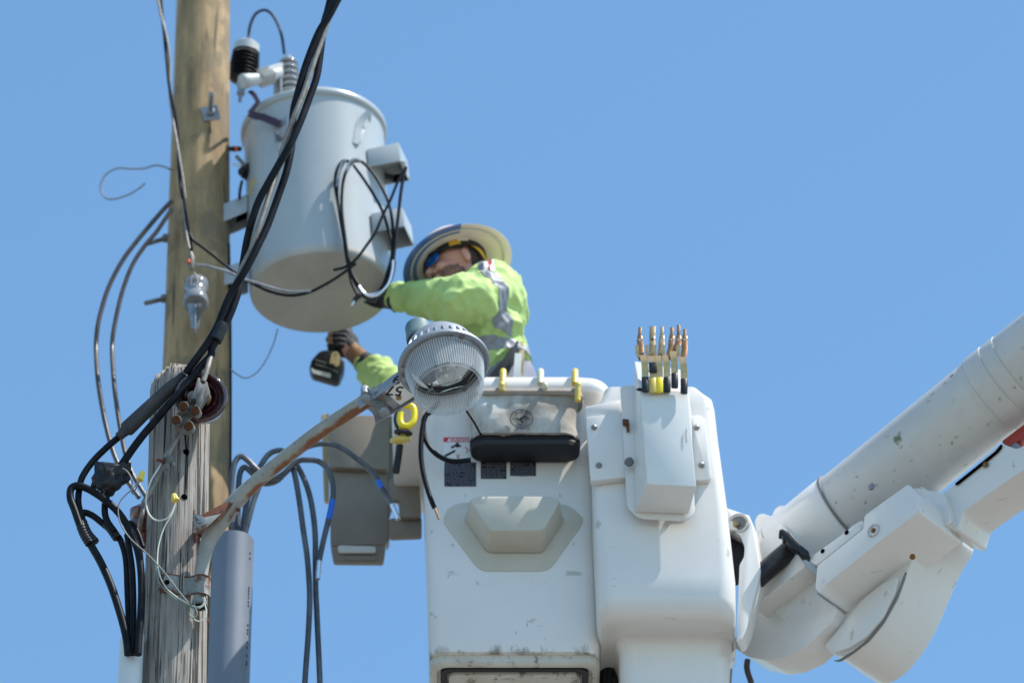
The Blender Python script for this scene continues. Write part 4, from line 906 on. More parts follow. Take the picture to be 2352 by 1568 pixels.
# bottom: rim band and a recessed panel with worn edges
zb = sect(1503, 992, 1372, YB + .02, 16.33, .05)[0].z
cx = sum(p.x for p in sect(1503, 992, 1372, YB + .02, 16.33, .05)) / 28; cy = (YB + .02 + 16.33) / 2
def fr(hx, hy, z, r): return rrect(cx, cy, hx, hy, r, z)
mb = MB().loft([fr(.279, .279, zb, .05), fr(.277, .277, zb - .025, .05), fr(.270, .270, zb - .032, .05), fr(.255, .255, zb - .033, .04), fr(.250, .250, zb - .018, .04)], False, True)
mb.build('bottom_rim', M['gel_grime'], bk, sharp=30)
mb = MB().loft([fr(.242, .242, zb - .016, .035), fr(.240, .240, zb - .030, .03), fr(.222, .222, zb - .030, .03), fr(.220, .220, zb - .018, .03)], False, False); mb.cm = 0
mb.build('bottom_ridge', M['rubber'], bk, sharp=30)
mb = MB().loft([fr(.216, .216, zb - .014, .025), fr(.214, .214, zb - .036, .025), fr(.19, .19, zb - .038, .02)], False, True).build('bottom_pad', M['gel_grime'], bk, sharp=30)
# lip
lip = [(903, 903, 1404, 15.69, 16.42, .07), (893, 899, 1409, 15.68, 16.43, .075), (874, 897, 1403, 15.68, 16.43, .075), (868, 903, 1396, 15.695, 16.42, .07)]
lin = [(868, 985, 1345, YB + .03, 16.33, .04), (892, 985, 1345, YB + .03, 16.33, .04)]
l_ = lip + [(866, 985, 1345, YB + .03, 16.33, .04), (905, 985, 1345, YB + .03, 16.33, .04)]
mb = MB(); r_ = [sect(*s) for s in l_]; r_.append([Vector((p.x, p.y, r_[0][0].z)) for p in r_[-1]]); r_.append(r_[0]); mb.loft(r_, False, False); mb.build('bucket_lip', M['gel'], bk, sharp=50, bevel=0)
# outside step pocket
base = [(478, 330), (470, 250), (500, 200), (560, 178), (1100, 178), (1165, 205), (1185, 260), (1182, 350), (1035, 560), (1020, 575), (640, 575), (625, 560)]
plate = round_poly([P(S2(*p), YB - .004) for p in ((305, 330), (345, 235), (430, 198), (600, 190), (1050, 190), (1230, 215), (1330, 310), (1310, 365), (1100, 660), (1040, 692), (600, 692), (545, 650))], .03, 4)
plo = MB().prism(plate, (0, .008, 0)).build('step_flange', M['beige'], bk, bevel=.0025)
def zpoly(pts, Y): return round_poly([P(S2(*p), Y) for p in pts], .018, 3)
out_b = zpoly([(470, 330), (470, 300), (1182, 300), (1182, 345), (1032, 562), (632, 562)], YB - .008)
out_f = zpoly([(500, 168), (560, 150), (1090, 150), (1165, 175), (1040, 400), (650, 400)], YB - .105)
MB().loft([out_b, out_f]).build('step_pocket', M['beige'], plo, bevel=.004)
# decals: thin sheets on the front wall
def sheet(name, pts, cv, Y, m, parent, t=.0008): return MB().prism([P(cv(*p), Y) for p in pts], (0, t, 0)).build(name, M[m], parent, flat=True)
dg = sheet('danger_label', [(232, 935), (560, 935), (572, 1210), (232, 1210)], T6, YB - .0018, 'white', bk)
sheet('danger_header', [(232, 935), (562, 935), (564, 992), (232, 992)], T6, YB - .0028, 'red', dg)
sheet('warning_triangle', [(275, 985), (305, 945), (335, 985)], T6, YB - .0036, 'white', dg)
c_ = P(T6(450, 968), YB - .0032); text_obj('header_text', 'DANGER', .019, c_, (1, 0, 0), (0, 0, 1), M['white'], dg, extr=.0002)
wire('pictogram', [(330, 1065), (370, 1045), (400, 1030), (450, 1050)], .0035, M['ink'], dg, cv=T6, Y=YB - .002)
wire('pictogram', [(405, 1010), (405, 1060)], .005, M['ink'], dg, cv=T6, Y=YB - .002)
wire('pictogram', [(250, 1170), (375, 1105)], .004, M['ink'], dg, cv=T6, Y=YB - .002)
wire('pictogram', [(395, 1150), (415, 1195), (430, 1150)], .0015, M['red'], dg, cv=T6, Y=YB - .002)
wire('pictogram', [(500, 1060), (540, 1090), (520, 1130)], .0015, M['red'], dg, cv=T6, Y=YB - .002)
random.seed(2)
for (x0, y0, x1, y1, rows) in ((243, 1250, 640, 1550, 13), (700, 1200, 1022, 1455, 11), (1068, 1200, 1392, 1418, 9)):
    lb = sheet('warning_text_label', [(x0, y0), (x1, y0), (x1, y1), (x0, y1)], T6, YB - .0018, 'darklabel', bk)
    mb = MB()
    for k in range(rows):
        yy = y0 + 14 + (y1 - y0 - 24) * k / (rows - 1); x = x0 + 12
        while x < x1 - 30:
            wd = random.uniform(18, 60); xe = min(x + wd, x1 - 12)
            if random.random() > .12: mb.prism([P(T6(a_, b_), YB - .0026) for a_, b_ in ((x, yy - 4), (xe, yy - 4), (xe, yy + 4), (x, yy + 4))], (0, .0006, 0))
            x = xe + 9
    mb.build('small_print', M['print'] if 'print' in M else M.setdefault('print', mat('grey_small_print', (.16, .16, .19), .6)), lb, flat=True)

# ------------------------------------------------------------------ canvas tool bag with hooks
bag = empty('tool_bag', P((1200, 1020), 15.58), 'dirty white canvas tool bag with an oval black base on the front of the bucket', 'tool bag')
bs_ = [(993, 1082, 1329, 15.617, 15.735, .058), (960, 1082, 1326, 15.612, 15.735, .06), (930, 1076, 1325, 15.612, 15.735, .055), (905, 1076, 1327, 15.62, 15.735, .05), (900, 1076, 1327, 15.62, 15.735, .05)]
mb = MB(); sec = []
for i in range(len(bs_) - 1):
    for k in range(7):
        t = k / 7; sec.append([a_ + (b_ - a_) * t for a_, b_ in zip(bs_[i], bs_[i + 1])])
sec.append(list(bs_[-1]))
mb.loft([sect(*s, 14) for s in sec], True, False)
me = mb.mesh('canvas_body'); 
bm = bmesh.new(); bm.from_mesh(me); bmesh.ops.subdivide_edges(bm, edges=[e for e in bm.edges if e.calc_length() > .03], cuts=14, use_grid_fill=True); bm.to_mesh(me); bm.free()
wrinkle(me, .009, lambda c: noise.noise(Vector((c.x * 14 + c.z * 5, c.y * 8, c.z * 6))) + .5 * noise.noise(Vector((c.x * 38 - c.z * 14, 3, c.z * 16))))
for p in me.polygons: p.use_smooth = True
me.materials.append(M['canvas']); link('canvas_body', me, bag)
rim = [(905, 1072, 1338, 15.612, 15.735, .05), (897, 1070, 1341, 15.605, 15.738, .055), (890, 1073, 1338, 15.612, 15.735, .05)]
mb = MB(); mb.loft([sect(*s, 8) for s in rim], True, True); mb.build('bag_rim', M['canvasrim'], bag, sharp=40)
bb_ = [(1023, 1087, 1326, 15.640, 15.738, .045), (1019, 1082, 1331, 15.634, 15.744, .05), (1009, 1079, 1333, 15.630, 15.747, .055), (1007, 1081, 1331, 15.635, 15.742, .05), (1002, 1081, 1331, 15.635, 15.742, .05), (1000, 1079, 1333, 15.630, 15.747, .055), (993, 1079, 1333, 15.630, 15.747, .055), (989, 1083, 1329, 15.638, 15.740, .05)]
mb = MB().loft([sect(*s, 12) for s in bb_]); rb = mb.build('rubber_base', M['rubber'], bag, sharp=30)
# round emblem: ring, climbing figure and lettering
eY = 15.602; ec = P(T6(1210, 700), eY); er = 25.3 / 684
mb = MB().tube([ec + Vector((math.cos(t * math.pi / 24) * er, 0, math.sin(t * math.pi / 24) * er * .98)) for t in range(49)], .0016, 6)
em = mb.build('emblem_ring', M['ink'], bag)
fg = MB()
for a_, b_, r_ in (((-.030, .0), (.030, .0), .0012), ((-.008, -.002), (.010, .010), .003), ((.008, .012), (.02, .004), .0018), ((-.002, -.004), (.004, -.018), .0024), ((-.008, -.002), (-.013, .006), .003), ((.0, .002), (.016, .014), .0016)):
    fg.tube([ec + Vector((a_[0], .001, a_[1])), ec + Vector((b_[0], .001, b_[1]))], r_, 8)
fg.build('emblem_figure', M['ink'], em)
for i, ch in enumerate('KLEIN'):
    t = R(128 - i * 19); text_obj('emblem_letter', ch, .0135, ec + Vector((math.cos(t) * er * .76, .0, math.sin(t) * er * .76)), (math.sin(t), 0, -math.cos(t)), (math.cos(t), 0, math.sin(t)), M['ink'], em, extr=.0006)
for i, ch in enumerate('TOOLS'):
    t = R(-122 + i * 16); text_obj('emblem_letter', ch, .011, ec + Vector((math.cos(t) * er * .76, .0, math.sin(t) * er * .76)), (-math.sin(t), 0, math.cos(t)), (-math.cos(t), 0, -math.sin(t)), M['ink'], em, extr=.0006)
for x, y in ((1160, 828), (1210, 826), (1250, 828), (1295, 826)):
    MB().prism([P(T6(x + a_, y + b_), eY) for a_, b_ in ((-14, -4), (14, -6), (12, 5), (-12, 6))], (0, .001, 0)).build('emblem_mark', M['ink'], em)
# three plastic hooks over the lip
for (x, xs, m_, low, lab) in ((982, 960, 'yellow', 350, 'left yellow plastic hook over the bucket lip holding the canvas tool bag'), (1452, 1498, 'ivory', 315, 'ivory plastic hook over the bucket lip between the two yellow ones'), (1885, 1915, 'yellow', 480, 'right yellow plastic hook at the right end of the canvas bag, reaching lowest')):
    h = wire('bag_hook', [(x, 330, 15.80), (x, 200, 15.76), (x, 118, 15.71), (x - 2, 118, 15.665), (x - 4, 190, 15.645), (x - 8, 270, 15.635)], .0112, M[m_], cv=T6, Y=15.66, n=16, sub=5)
    tag(h, lab, 'hook', 'plastic hooks on the bucket lip')
    w2 = MB().tube(smooth_path([P(T6(a_, b_), Y) for a_, b_, Y in ((xs, 282, 15.64), (xs + 4, 275, 15.59), (xs + 4, 310, 15.588), (xs, low, 15.59))], 5), .0105, 14); w2.ell(P(T6(xs + 4, 275), 15.59), (.0115, 0, 0), (0, .0115, 0), (0, 0, .0115), 14, 10)
    w2.build('hook_end', M[m_], h)
# black coax like cable hanging at the bucket's left
bc_ = empty('black_cable', P(T3(1120, 170), 15.6), 'black rubber cable hung over the front left of the bucket, one end stripped to copper', 'cable')
wire('cable_loop', [(1240, 60), (1180, 140), (1120, 190), (1105, 270), (1115, 370), (1150, 450), (1210, 520), (1290, 570), (1360, 590), (1440, 590), (1530, 580)], .0085, M['black'], bc_, cv=T3, Y=15.68)
wire('cable_tail', [(1190, 120), (1130, 180), (1100, 280), (1085, 420), (1085, 560), (1105, 700), (1145, 850), (1180, 950), (1203, 1005)], .0085, M['black'], bc_, cv=T3, Y=15.66)
wire('copper_tip', [(1203, 1003), (1225, 1055), (1245, 1108)], .0035, M['copper'], bc_, cv=T3, Y=15.66)
wire('cable_loop', [(1300, 855 / 1.0), (1370, 960), (1420, 1050)], .0055, M['black'], bc_, cv=S1, Y=15.6)

# ------------------------------------------------------------------ yellow shackle and swivels left of the bucket
sh = empty('yellow_shackle', P(T3(960, 180), 15.55), 'bright yellow open plastic hook with black and yellow rings hanging left of the bucket', 'hook')
wire('hook_body', [(885, 80), (940, 92), (1000, 100), (1022, 140), (1018, 220), (985, 270), (940, 278), (905, 255), (897, 205), (905, 160)], .0112, M['brightyel'], sh, cv=T3, Y=15.6, n=16)
def torus(c, R_, r_, nrm_, m_, nm):
    x, y, z = frame(nrm_); pts = [c + x * math.cos(t * math.pi / 16) * R_ + y * math.sin(t * math.pi / 16) * R_ for t in range(33)]
    MB().tube(pts, r_, 12, cap=False).build(nm, m_, sh)
torus(P(T3(925, 335), 15.62), .024, .0075, (.1, -.4, .9), M['rubber'], 'swivel_ring')
torus(P(T3(897, 400), 15.64), .026, .009, (-.1, -.4, .9), M['yellow'], 'swivel_ring')
wire('swivel_pin', [(905, 290), (925, 330), (915, 380)], .008, M['yellow'], sh, cv=T3, Y=15.62)
wire('swivel_pin', [(885, 130), (860, 200), (870, 270), (920, 330)], .008, M['rubber'], sh, cv=T3, Y=15.63)
wire('rope_end', [(895, 450), (880, 560), (860, 690)], .012, M['rubber'], sh, cv=T3, Y=15.9)

# ------------------------------------------------------------------ brown tool box beyond the bucket's left side
tx_ = empty('tool_tray', P((820, 1250), 16.5), 'dusty grey brown plastic tool box hanging beyond the left side of the bucket', 'tool box')
def slabp(name, pts, cv, Y, t, m_, parent, bevel=.006, rr=.01):
    return MB().prism(round_poly([P(cv(*p), Y) for p in pts], rr, 3), (0, t, 0)).build(name, M[m_], parent, bevel=bevel)
slabp('upper_panel', [(245, 170), (800, 185), (790, 660), (262, 640)], T3, 16.35, .03, 'brownbox', tx_)
slabp('lower_panel', [(268, 625), (785, 645), (780, 1330), (272, 1345)], T3, 16.38, .02, 'brownbox', tx_)
slabp('side_panel', [(790, 180), (835, 185), (830, 740), (800, 760), (800, 1300), (770, 1340), (775, 640)], T3, 16.40, .04, 'brownbox', tx_)
slabp('tan_flange', [(190, 170), (255, 160), (262, 950), (215, 945)], T3, 16.5, .02, 'tan', tx_)
slabp('bottom_tray', [(272, 1335), (770, 1325), (748, 1500), (300, 1495)], T3, 16.385, .02, 'brownbox', tx_, .006)
slabp('pale_handle', [(340, 1340), (680, 1350), (680, 1405), (340, 1405)], T3, 16.37, .01, 'palegrey', tx_)
slabp('tray_slot', [(400, 1440), (700, 1440), (690, 1475), (405, 1475)], T3, 16.38, .004, 'brownbox', tx_)
slabp('bracket', [(895, 170), (1055, 150), (1045, 715), (895, 700)], T3, 16.30, .03, 'brownbox', tx_)
slabp('bracket', [(798, 755), (1060, 720), (1085, 1000), (1085, 1085), (888, 1085), (885, 940), (845, 935), (800, 1085)], T3, 16.25, .02, 'brownbox', tx_)
slabp('bracket', [(800, 1100), (1090, 1092), (1090, 1265), (800, 1275)], T3, 16.28, .02, 'brownbox', tx_)
slabp('dark_gap', [(832, 180), (900, 180), (890, 715), (830, 735)], T3, 16.42, .03, 'rubber', tx_)

# ================================================================== levelling cover next to the bucket
cv_root = empty('mounting_cover', P((1520, 1600), 15.8), 'large white rounded fibreglass cover beside the bucket, between it and the boom', 'cover')
secs = [(1700, 1432, 1668, 15.78, 16.05, .05), (1570, 1425, 1672, 15.77, 16.08, .05), (1490, 1422, 1678, 15.755, 16.10, .05), (1460, 1412, 1683, 15.74, 16.1, .05), (1440, 1396, 1686, 15.69, 16.1, .05), (1424, 1382, 1689, 15.63, 16.1, .06), (1400, 1374, 1691, 15.595, 16.1, .06), (1370, 1371, 1691, 15.58, 16.1, .06), (1320, 1369, 1690, 15.575, 16.1, .05), (1160, 1362, 1672, 15.575, 16.1, .04), (1000, 1359, 1650, 15.575, 16.1, .04), (930, 1362, 1642, 15.575, 16.05, .04), (912, 1380, 1636, 15.577, 16.05, .03), (900, 1385, 1618, 15.58, 16.04, .03), (888, 1388, 1604, 15.585, 16.02, .03)]
stack(secs, n=8).build('cover_shell', M['gel'], cv_root, sharp=60)
hb = empty('hydraulic_hoses', P((1400, 1600), 15.95), 'dark hoses in the narrow gap between bucket and white cover', 'hoses')
for (pts) in ([(1395, 1440), (1402, 1500), (1398, 1580), (1404, 1700)], [(1420, 1440), (1412, 1480), (1418, 1520), (1410, 1600), (1412, 1700)], [(1385, 1450), (1388, 1520), (1386, 1700)]):
    wire('hose', pts, .017, M['blackpoly'], hb, Y=15.95)
wire('hose', [(1398, 1455), (1412, 1475), (1405, 1500)], .006, mat('dark_red_hose', (.12, .01, .02), .4), hb, Y=15.90)
# mounting plate
mp = empty('mounting_plate', P((1490, 1100), 15.57), 'white bolted mounting plate on the cover behind the tool holster', 'plate')
def fl(pts, Y, t, nm='flap', bev=.004): return MB().prism(round_poly([P(S3(*p), Y) for p in pts], .004, 2), (0, t, 0)).build(nm, M['gel'], mp, bevel=bev)
fl([(250, 728), (500, 695), (540, 1145), (283, 1172)], 15.545, .03)
fl([(243, 655), (492, 606), (500, 697), (252, 732)], 15.56, .03)
fl([(975, 715), (1052, 715), (1083, 745), (1127, 1132), (1112, 1162), (1000, 1168)], 15.55, .026)
for (x, y) in ((308, 800), (340, 1066), (1021, 800), (1055, 1060)):
    p = P(S3(x, y), 15.545); MB().lathe([(.0105, 0), (.0105, .003), (.008, .008), (.0005, .010)], p, (0, -1, -.2), 20).build('rivet', M['galv'], mp, sharp=50)
# holster box
ho = empty('tool_holster', P((1500, 1190), 15.5), 'tall open white fibreglass holster box on the cover with copper tipped tools standing in it', 'holster')
MB().prism(round_poly([P(S3(*p), 15.535) for p in ((488, 508), (560, 505), (960, 520), (985, 700), (1010, 1395), (955, 1448), (620, 1430), (538, 1355))], .02, 4), (0, .008, 0)).build('back_plate', M['gel'], ho, bevel=.002)
bq = [P(S3(*p), 15.532) for p in ((590, 330), (925, 400), (967, 1405), (588, 1392))]
fq = [P(S3(*p), 15.375) for p in ((625, 545), (962, 545), (1020, 1212), (678, 1192))]
bq[0] = P(S3(588, 335), 15.532); 
t_ = .006
MB().loft([bq, fq]).build('holster_box', M['gel_holster'], ho, bevel=.004)
MB().prism([P(S3(*p), 15.53) for p in ((505, 750), (550, 755), (552, 835), (535, 832), (530, 790), (507, 788))], (0, -.01, 0)).build('rusty_latch', M['rust'], ho)
pk = MB().lathe([(.0005, -.012), (.015, -.01), (.016, 0), (.0005, .004)], P(S3(548, 1035), 15.50), (-.5, -1, 0), 18); pk.build('thumb_screw', M['galv_dull'], ho)
wire('scratch', [(950, 810), (948, 860), (952, 905)], .0012, M['thin'], ho, cv=S3, Y=15.371)
MB().ell(P(S3(625, 535), 15.374), (.012, 0, 0), (0, .004, 0), (0, 0, .006), 10, 6).build('tape_scrap', M['tape'], ho)
# six grounding clamps with copper tongues hanging over the front
cl_ = [(663, 0, 'copper', 'black', 0, 103, 'leftmost, orange copper with a black grip'), (717, 6, 'brass', 'yellow', 1, 98, 'second from left, black tape, worn yellow grip'), (763, 4, 'brass', 'yellow', 0, 100, 'third from left, clean bright yellow grip'), (815, 0, 'copper', 'black', 0, 105, 'fourth from left, black grip'), (868, -28, 'copper', 'black', 0, 88, 'fifth from left, the tallest, black grip'), (933, 12, 'copper', 'black', 0, 118, 'rightmost, black grip apart from the others')]
for (x, dy, m_, g_, extra, top, lab) in cl_:
    sl_x = (660 - 625) if x < 700 else (0 if x < 720 else 12)
    dxs = {663: -38, 717: -5, 763: 15, 815: 32, 868: 26, 933: 4}[x]
    root = empty('terminal_tool', P(S3(x, 560), 15.36), 'copper tipped terminal tool in the holster, ' + lab, 'terminal tool', 'copper tipped tools in the holster')
    Yc = 15.36
    def S(px, py, o=0): return P(S3(px, py + dy * (0 if py < 240 else 1)), Yc + o)
    g = MB().tube([S(x, 452), S(x + 2, 500), S(x + 1, 552)], [.0118, .0122, .0118], 14); g.v = [Vector((v.x, Yc + (v.y - Yc) * .5, v.z)) for v in g.v]
    g.build('grip', M['tape'] if g_ == 'black' else (M['brightyel'] if not extra else M['yellow']), root, bevel=.001)
    s_ = MB(); ribbon(s_, [S(x + 1, 470, .002), S(x, 400, .0), S(x - 3, 355, -.004), S(x - 10, 318, .0), S(x - 20 + (20 + dxs) * .3, 300, .012)], .0112, .0022, (1, 0, 0)); s_.build('strap', M['brass_bright'], root)
    tp2 = MB(); ribbon(tp2, [S(x - 16 + (16 + dxs) * .4, 330, .012), S(x + dxs * .85, 250, .03), P(S3(x + dxs, 190), Yc + .045)], .0098, .0025, (1, 0, 0), 0)
    if extra: ribbon(tp2, [P(S3(x + dxs, 200), Yc + .045), P(S3(x + dxs + 2, top), Yc + .06)], .0098, .0025, (1, 0, 0))
    else: ribbon(tp2, [P(S3(x + dxs, 200), Yc + .045), P(S3(x + dxs, 160), Yc + .05)], .0075, .0025, (1, 0, 0)); ribbon(tp2, [P(S3(x + dxs, 165), Yc + .05), P(S3(x + dxs + 2, top), Yc + .06)], .0052, .0025, (1, 0, 0))
    tp2.tube([P(S3(x + dxs + 14, 165), Yc + .05), P(S3(x + dxs + 14, 195), Yc + .045)], .003, 8)
    tn = tp2.build('tongue', M[m_], root, bevel=.0006)
    MB().lathe([(.0005, 0), (.0036, 0)], P(S3(x + dxs + 1, 187), Yc + .040), (0, -1, -.3), 12).build('rivet_hole', M['white'] if not extra else M['hole'], tn)
    if x not in (868,):
        f_ = MB(); f_.prism([P(S3(x - 25 + a_ + dxs * .4, b_), Yc + .012) for a_, b_ in ((-30, 228), (-2, 222), (-2, 310), (-12, 318), (-28, 270))], (0, .004, 0)); f_.build('side_plate', M['brass_bright'], root)
    if extra: MB().box(S(x, 375, -.006), (.0135, 0, 0), (0, .004, 0), (0, 0, .019)).build('tape_wrap', M['tape'], root, bevel=.002)

# ================================================================== boom
bm_ = empty('boom', P((1990, 1500), 15.4), 'white insulated lift boom with its tip covers, rising to the upper right corner', 'lift boom')
bd = Vector((1, -.8, .43)).normalized(); be = Vector((.8, 1, 0)).normalized()
B0 = P((1800, 1300), 15.78)
def PB(q, off=0): return PN(q, B0 + be * off, -be)
def bprism(name, pts, cv, off, t, m_='gel', bevel=.012, seg=3, rr=.012, parent=bm_):
    return MB().prism(round_poly([PB(cv(*p), off) for p in pts], rr, 3), be * t).build(name, M[m_], parent, bevel=bevel, seg=seg)
# tube
a0 = PB((1823, 1275), .12); a1 = PB((2352, 847), .12); dax = (a1 - a0); 
ppx = FPX / ((a0 + a1) * .5 - CAM).dot(FW)
# radius from the perpendicular width of the tube in the photo
RB_ = 98.5 / ppx
u = dax.normalized()
def bt(t): return a0 + dax * t
MB().tube([bt(-.02), bt(.5), bt(1), bt(4.0)], RB_, 72).build('boom_tube', M['gel_dirty'], bm_)
for (t0, t1, k) in ((.838, .862, 1.012), (.862, .93, 1.045), (.93, .985, 1.03), (.985, 1.4, 1.015)):
    MB().tube([bt(t0), bt(t0 + .004), bt(t1)], [RB_ * (k - .008), RB_ * k, RB_ * k], 72).build('boom_sleeve', M['gel_dirty'], bm_, sharp=60)
# end sleeve
es = MB(); ts = [-.055, -.04, -.01, .05, .15, .222, .236]; rs = [.84, .95, 1.01, 1.035, 1.04, 1.04, 1.01]
es.tube([bt(t) for t in ts], [RB_ * r for r in rs], 64); es.build('end_sleeve', M['gel'], bm_, sharp=50)
MB().tube([bt(.232), bt(.240)], RB_ * 1.046, 72).build('sleeve_seam', M['thin'], bm_)
bprism('sleeve_flange', [(815, 640), (790, 600), (1000, 450), (1120, 355), (1180, 320), (1196, 372), (850, 650)], S4, -.050, .10, 'gel', .008)
for (x, y) in ((1065, 415), (890, 550)):
    MB().lathe([(.0005, 0), (.0085, .0005)], PB(S4(x, y), -.051), -be, 16).build('rivet_hole', M['hole'], bm_)
p = PB(S4(1248, 85), .12 - RB_ * .98); MB().lathe([(.0005, .008), (.011, .007), (.0125, 0)], p, -be, 18).build('rivet', M['galv'], bm_)
p = bt(.36); MB().lathe([(.0005, .022), (.009, .02), (.009, 0)], p + (Vector((0, 0, 1)) - u * u.z).normalized() * RB_, (0, 0, 1), 16).build('rivet', M['galv'], bm_)
bprism('pin_boss', [(395, 330), (420, 285), (455, 275), (520, 300), (540, 240), (585, 215), (625, 225), (600, 330), (420, 480)], S4, .05, .10, 'gel', .012)
bprism('inner_arm', [(425, 490), (590, 350), (640, 400), (700, 560), (770, 655), (372, 965), (420, 800), (430, 620)], S4, -.035, .10, 'gel', .006)
wire('hose_sheath', [(380, 780), (480, 690), (560, 620), (650, 545), (690, 510)], .034, M['tape'], bm_, cv=S4, Y=15.72, sub=8, n=24)
tpz = MB().prism([P(S4(x, y), 15.64) for x, y in ((575, 395), (600, 385), (625, 400), (650, 405), (690, 460), (740, 510), (790, 550), (802, 598), (770, 580), (745, 585), (715, 545), (660, 520), (625, 470), (600, 460), (598, 430), (572, 425))], (0, .03, 0)); tpz.build('torn_tape', M['tape'], bm_, bevel=.003)
# crescent cover of the elbow (left)
bprism('elbow_cover', [(375, 962), (600, 790), (820, 640), (850, 860), (925, 915), (1000, 960), (960, 1060), (850, 1165), (740, 1265), (600, 1325), (480, 1340), (340, 1310), (250, 1250), (235, 1190), (290, 1150), (340, 1090)], S4, .05, .12, 'gel', .012)
MB().lathe([(.0005, 0), (.009, .0005)], PB(S4(380, 1012), .043), -be, 16).build('rivet_hole', M['hole'], bm_)
bprism('cover_rib', [(520, 900), (560, 905), (680, 930), (640, 1000), (600, 1050), (540, 1000)], S4, .046, .02, 'gel', .012)
# long box cover
bprism('box_cover', [(850, 655), (1188, 385), (1192, 292), (1510, 62), (1560, 110), (1590, 260), (1240, 530), (905, 800), (870, 862), (835, 820)], S4, -.06, .24, 'gel', .014)
bprism('box_end', [(1545, 85), (1770, 130), (1800, 230), (1815, 330), (1780, 370), (1590, 265)], S4, .09, .10, 'gel', .012)
for (x, y) in ((1258, 400),):
    p = PB(S4(x, y), -.062); 
    MB().lathe([(.024, 0), (.021, .003), (.018, .0)], p, -be, 28).build('recess_ring', M['gel_dirty'], bm_)
    MB().lathe([(.0005, .006), (.008, .005), (.009, 0)], p, -be, 6).build('brass_screw', M['copper'], bm_)
bprism('cover_web', [(820, 700), (1150, 600), (1180, 1020), (1060, 1090), (930, 960)], S4, .13, .05, 'gel', .004)
# big rear cover
bprism('elbow_housing', [(1590, 60), (1660, 110), (1700, 330), (1600, 480), (1510, 690), (1430, 880), (1330, 1060), (1215, 1205), (1110, 1285), (1010, 1310), (880, 1240), (1000, 1000), (1300, 700)], S4, .10, .235, 'gel', .016, 4, .03)
bprism('housing_shell', [(1330, 780), (1440, 730), (1410, 850), (1320, 1030), (1200, 1170), (1080, 1250), (960, 1290), (900, 1240), (1000, 1120), (1180, 900)], S4, .085, .05, 'gel', .006)
bprism('housing_seal', [(1495, 700), (1430, 880), (1330, 1060), (1220, 1195), (1110, 1280), (1010, 1345), (960, 1342), (1010, 1337), (1106, 1274), (1214, 1191), (1323, 1056), (1423, 877), (1489, 699)], S4, .095, .01, 'thin', .001)
p = PB(S4(1545, 595), .17); MB().lathe([(.0005, .008), (.010, .006), (.011, 0)], PB(S4(1545, 590), .02), Vector((0, 0, -1)) * .8 - be, 6).build('brass_screw', M['copper'], bm_)
# beam running out of the picture
bprism('lower_beam', [(1740, 150), (1855, 60), (2190, -230), (2300, -190), (2600, -330), (2600, 0), (2352, -45), (1975, 215), (1905, 270), (1870, 400), (1760, 380)], S4, .12, .16, 'gel', .01)
MB().lathe([(.0005, .008), (.010, .006), (.011, 0)], PB(S5(2045, 1290), .115), -be, 6).build('brass_screw', M['copper'], bm_)
bprism('beam_gap', [(1800, 1435), (2120, 1180), (2165, 1120), (2168, 1150), (2130, 1195), (1810, 1450)], S5, .112, .006, 'hole', .001)
bprism('red_link', [(2160, 1110), (2500, 850), (2500, 980), (2344, 1070), (2225, 1150)], S5, .14, .05, 'redpaint', .005)
bprism('link_end', [(2225, 1150), (2290, 1105), (2292, 1190), (2240, 1170)], S5, .135, .04, 'trousers', .003)
# pivot bracket next to the cover
pb_ = empty('pivot_bracket', P((1690, 1470), 15.8), 'white pivot bracket with a round lug hole between the cover and the boom', 'bracket')
MB().prism(round_poly([P(S4(*p), 15.68) for p in ((170, 225), (200, 238), (355, 290), (378, 345), (440, 690), (420, 790), (335, 1110), (300, 1185), (262, 1210), (275, 900), (285, 650), (318, 590), (322, 520), (290, 430), (228, 400), (190, 380))], .006, 2), (.02, .07, 0)).build('bracket_plate', M['gel'], pb_, bevel=.006)
MB().lathe([(.026, .004), (.034, .008), (.038, 0)], P(S4(280, 350), 15.68), (-.2, -1, -.1), 28).build('lug_ring', M['gel_dirty'], pb_, sharp=60)
MB().lathe([(.0005, .001), (.027, .001)], P(S4(280, 350), 15.678), (-.2, -1, -.1), 28).build('lug_hole', M['galv_dull'], pb_)
MB().lathe([(.0005, .01), (.010, .008), (.012, 0)], P(S4(265, 355), 15.676), (-.2, -1, -.1), 8).build('pin_head', M['brass'], pb_)
MB().prism([P(S4(*p), 15.74) for p in ((190, 380), (330, 420), (330, 640), (280, 760), (200, 780))], (0, .03, 0)).build('dark_gap', M['rubber'], pb_)
MB().prism(round_poly([P(S4(*p), 15.82) for p in ((150, 700), (235, 900), (262, 1260), (220, 1300), (150, 1300))], .005, 2), (0, .1, 0)).build('back_web', M['gel'], pb_, bevel=.005)
rp = wire('rope_tail', [(345, 1340), (340, 1390), (350, 1440), (370, 1500), (375, 1580)], .010, M['browncable'], cv=S4, Y=15.95)
tag(rp, 'short dark rope hanging below the curved elbow cover', 'rope')

# ================================================================== worker
floor_z = P((1170, 1470), 15.78).z + .03
pr = empty('person', (P((1165, 900), 16.05).x, 16.05, floor_z), 'worker in white full brim hard hat and lime green shirt reaching out of the bucket', 'person')
V = Vector
LS = P((1120, 672), 15.95)      # left (near) shoulder
RS = P((1098, 715), 16.26)
LE = P((1052, 690), 15.86); LH_ = P((928, 682), 16.10); LHand = P((890, 684), 16.22)
RE = P((962, 925), 16.36); RH_ = P((848, 838), 16.50); RHand = P((800, 800), 16.54)
WA = P((1150, 880), 16.10); CH = P((1122, 715), 16.10); HP = P((1165, 985), 16.08)
NK = P((1098, 660), 16.08)
hc = P((1047, 617), 16.05)      # head centre
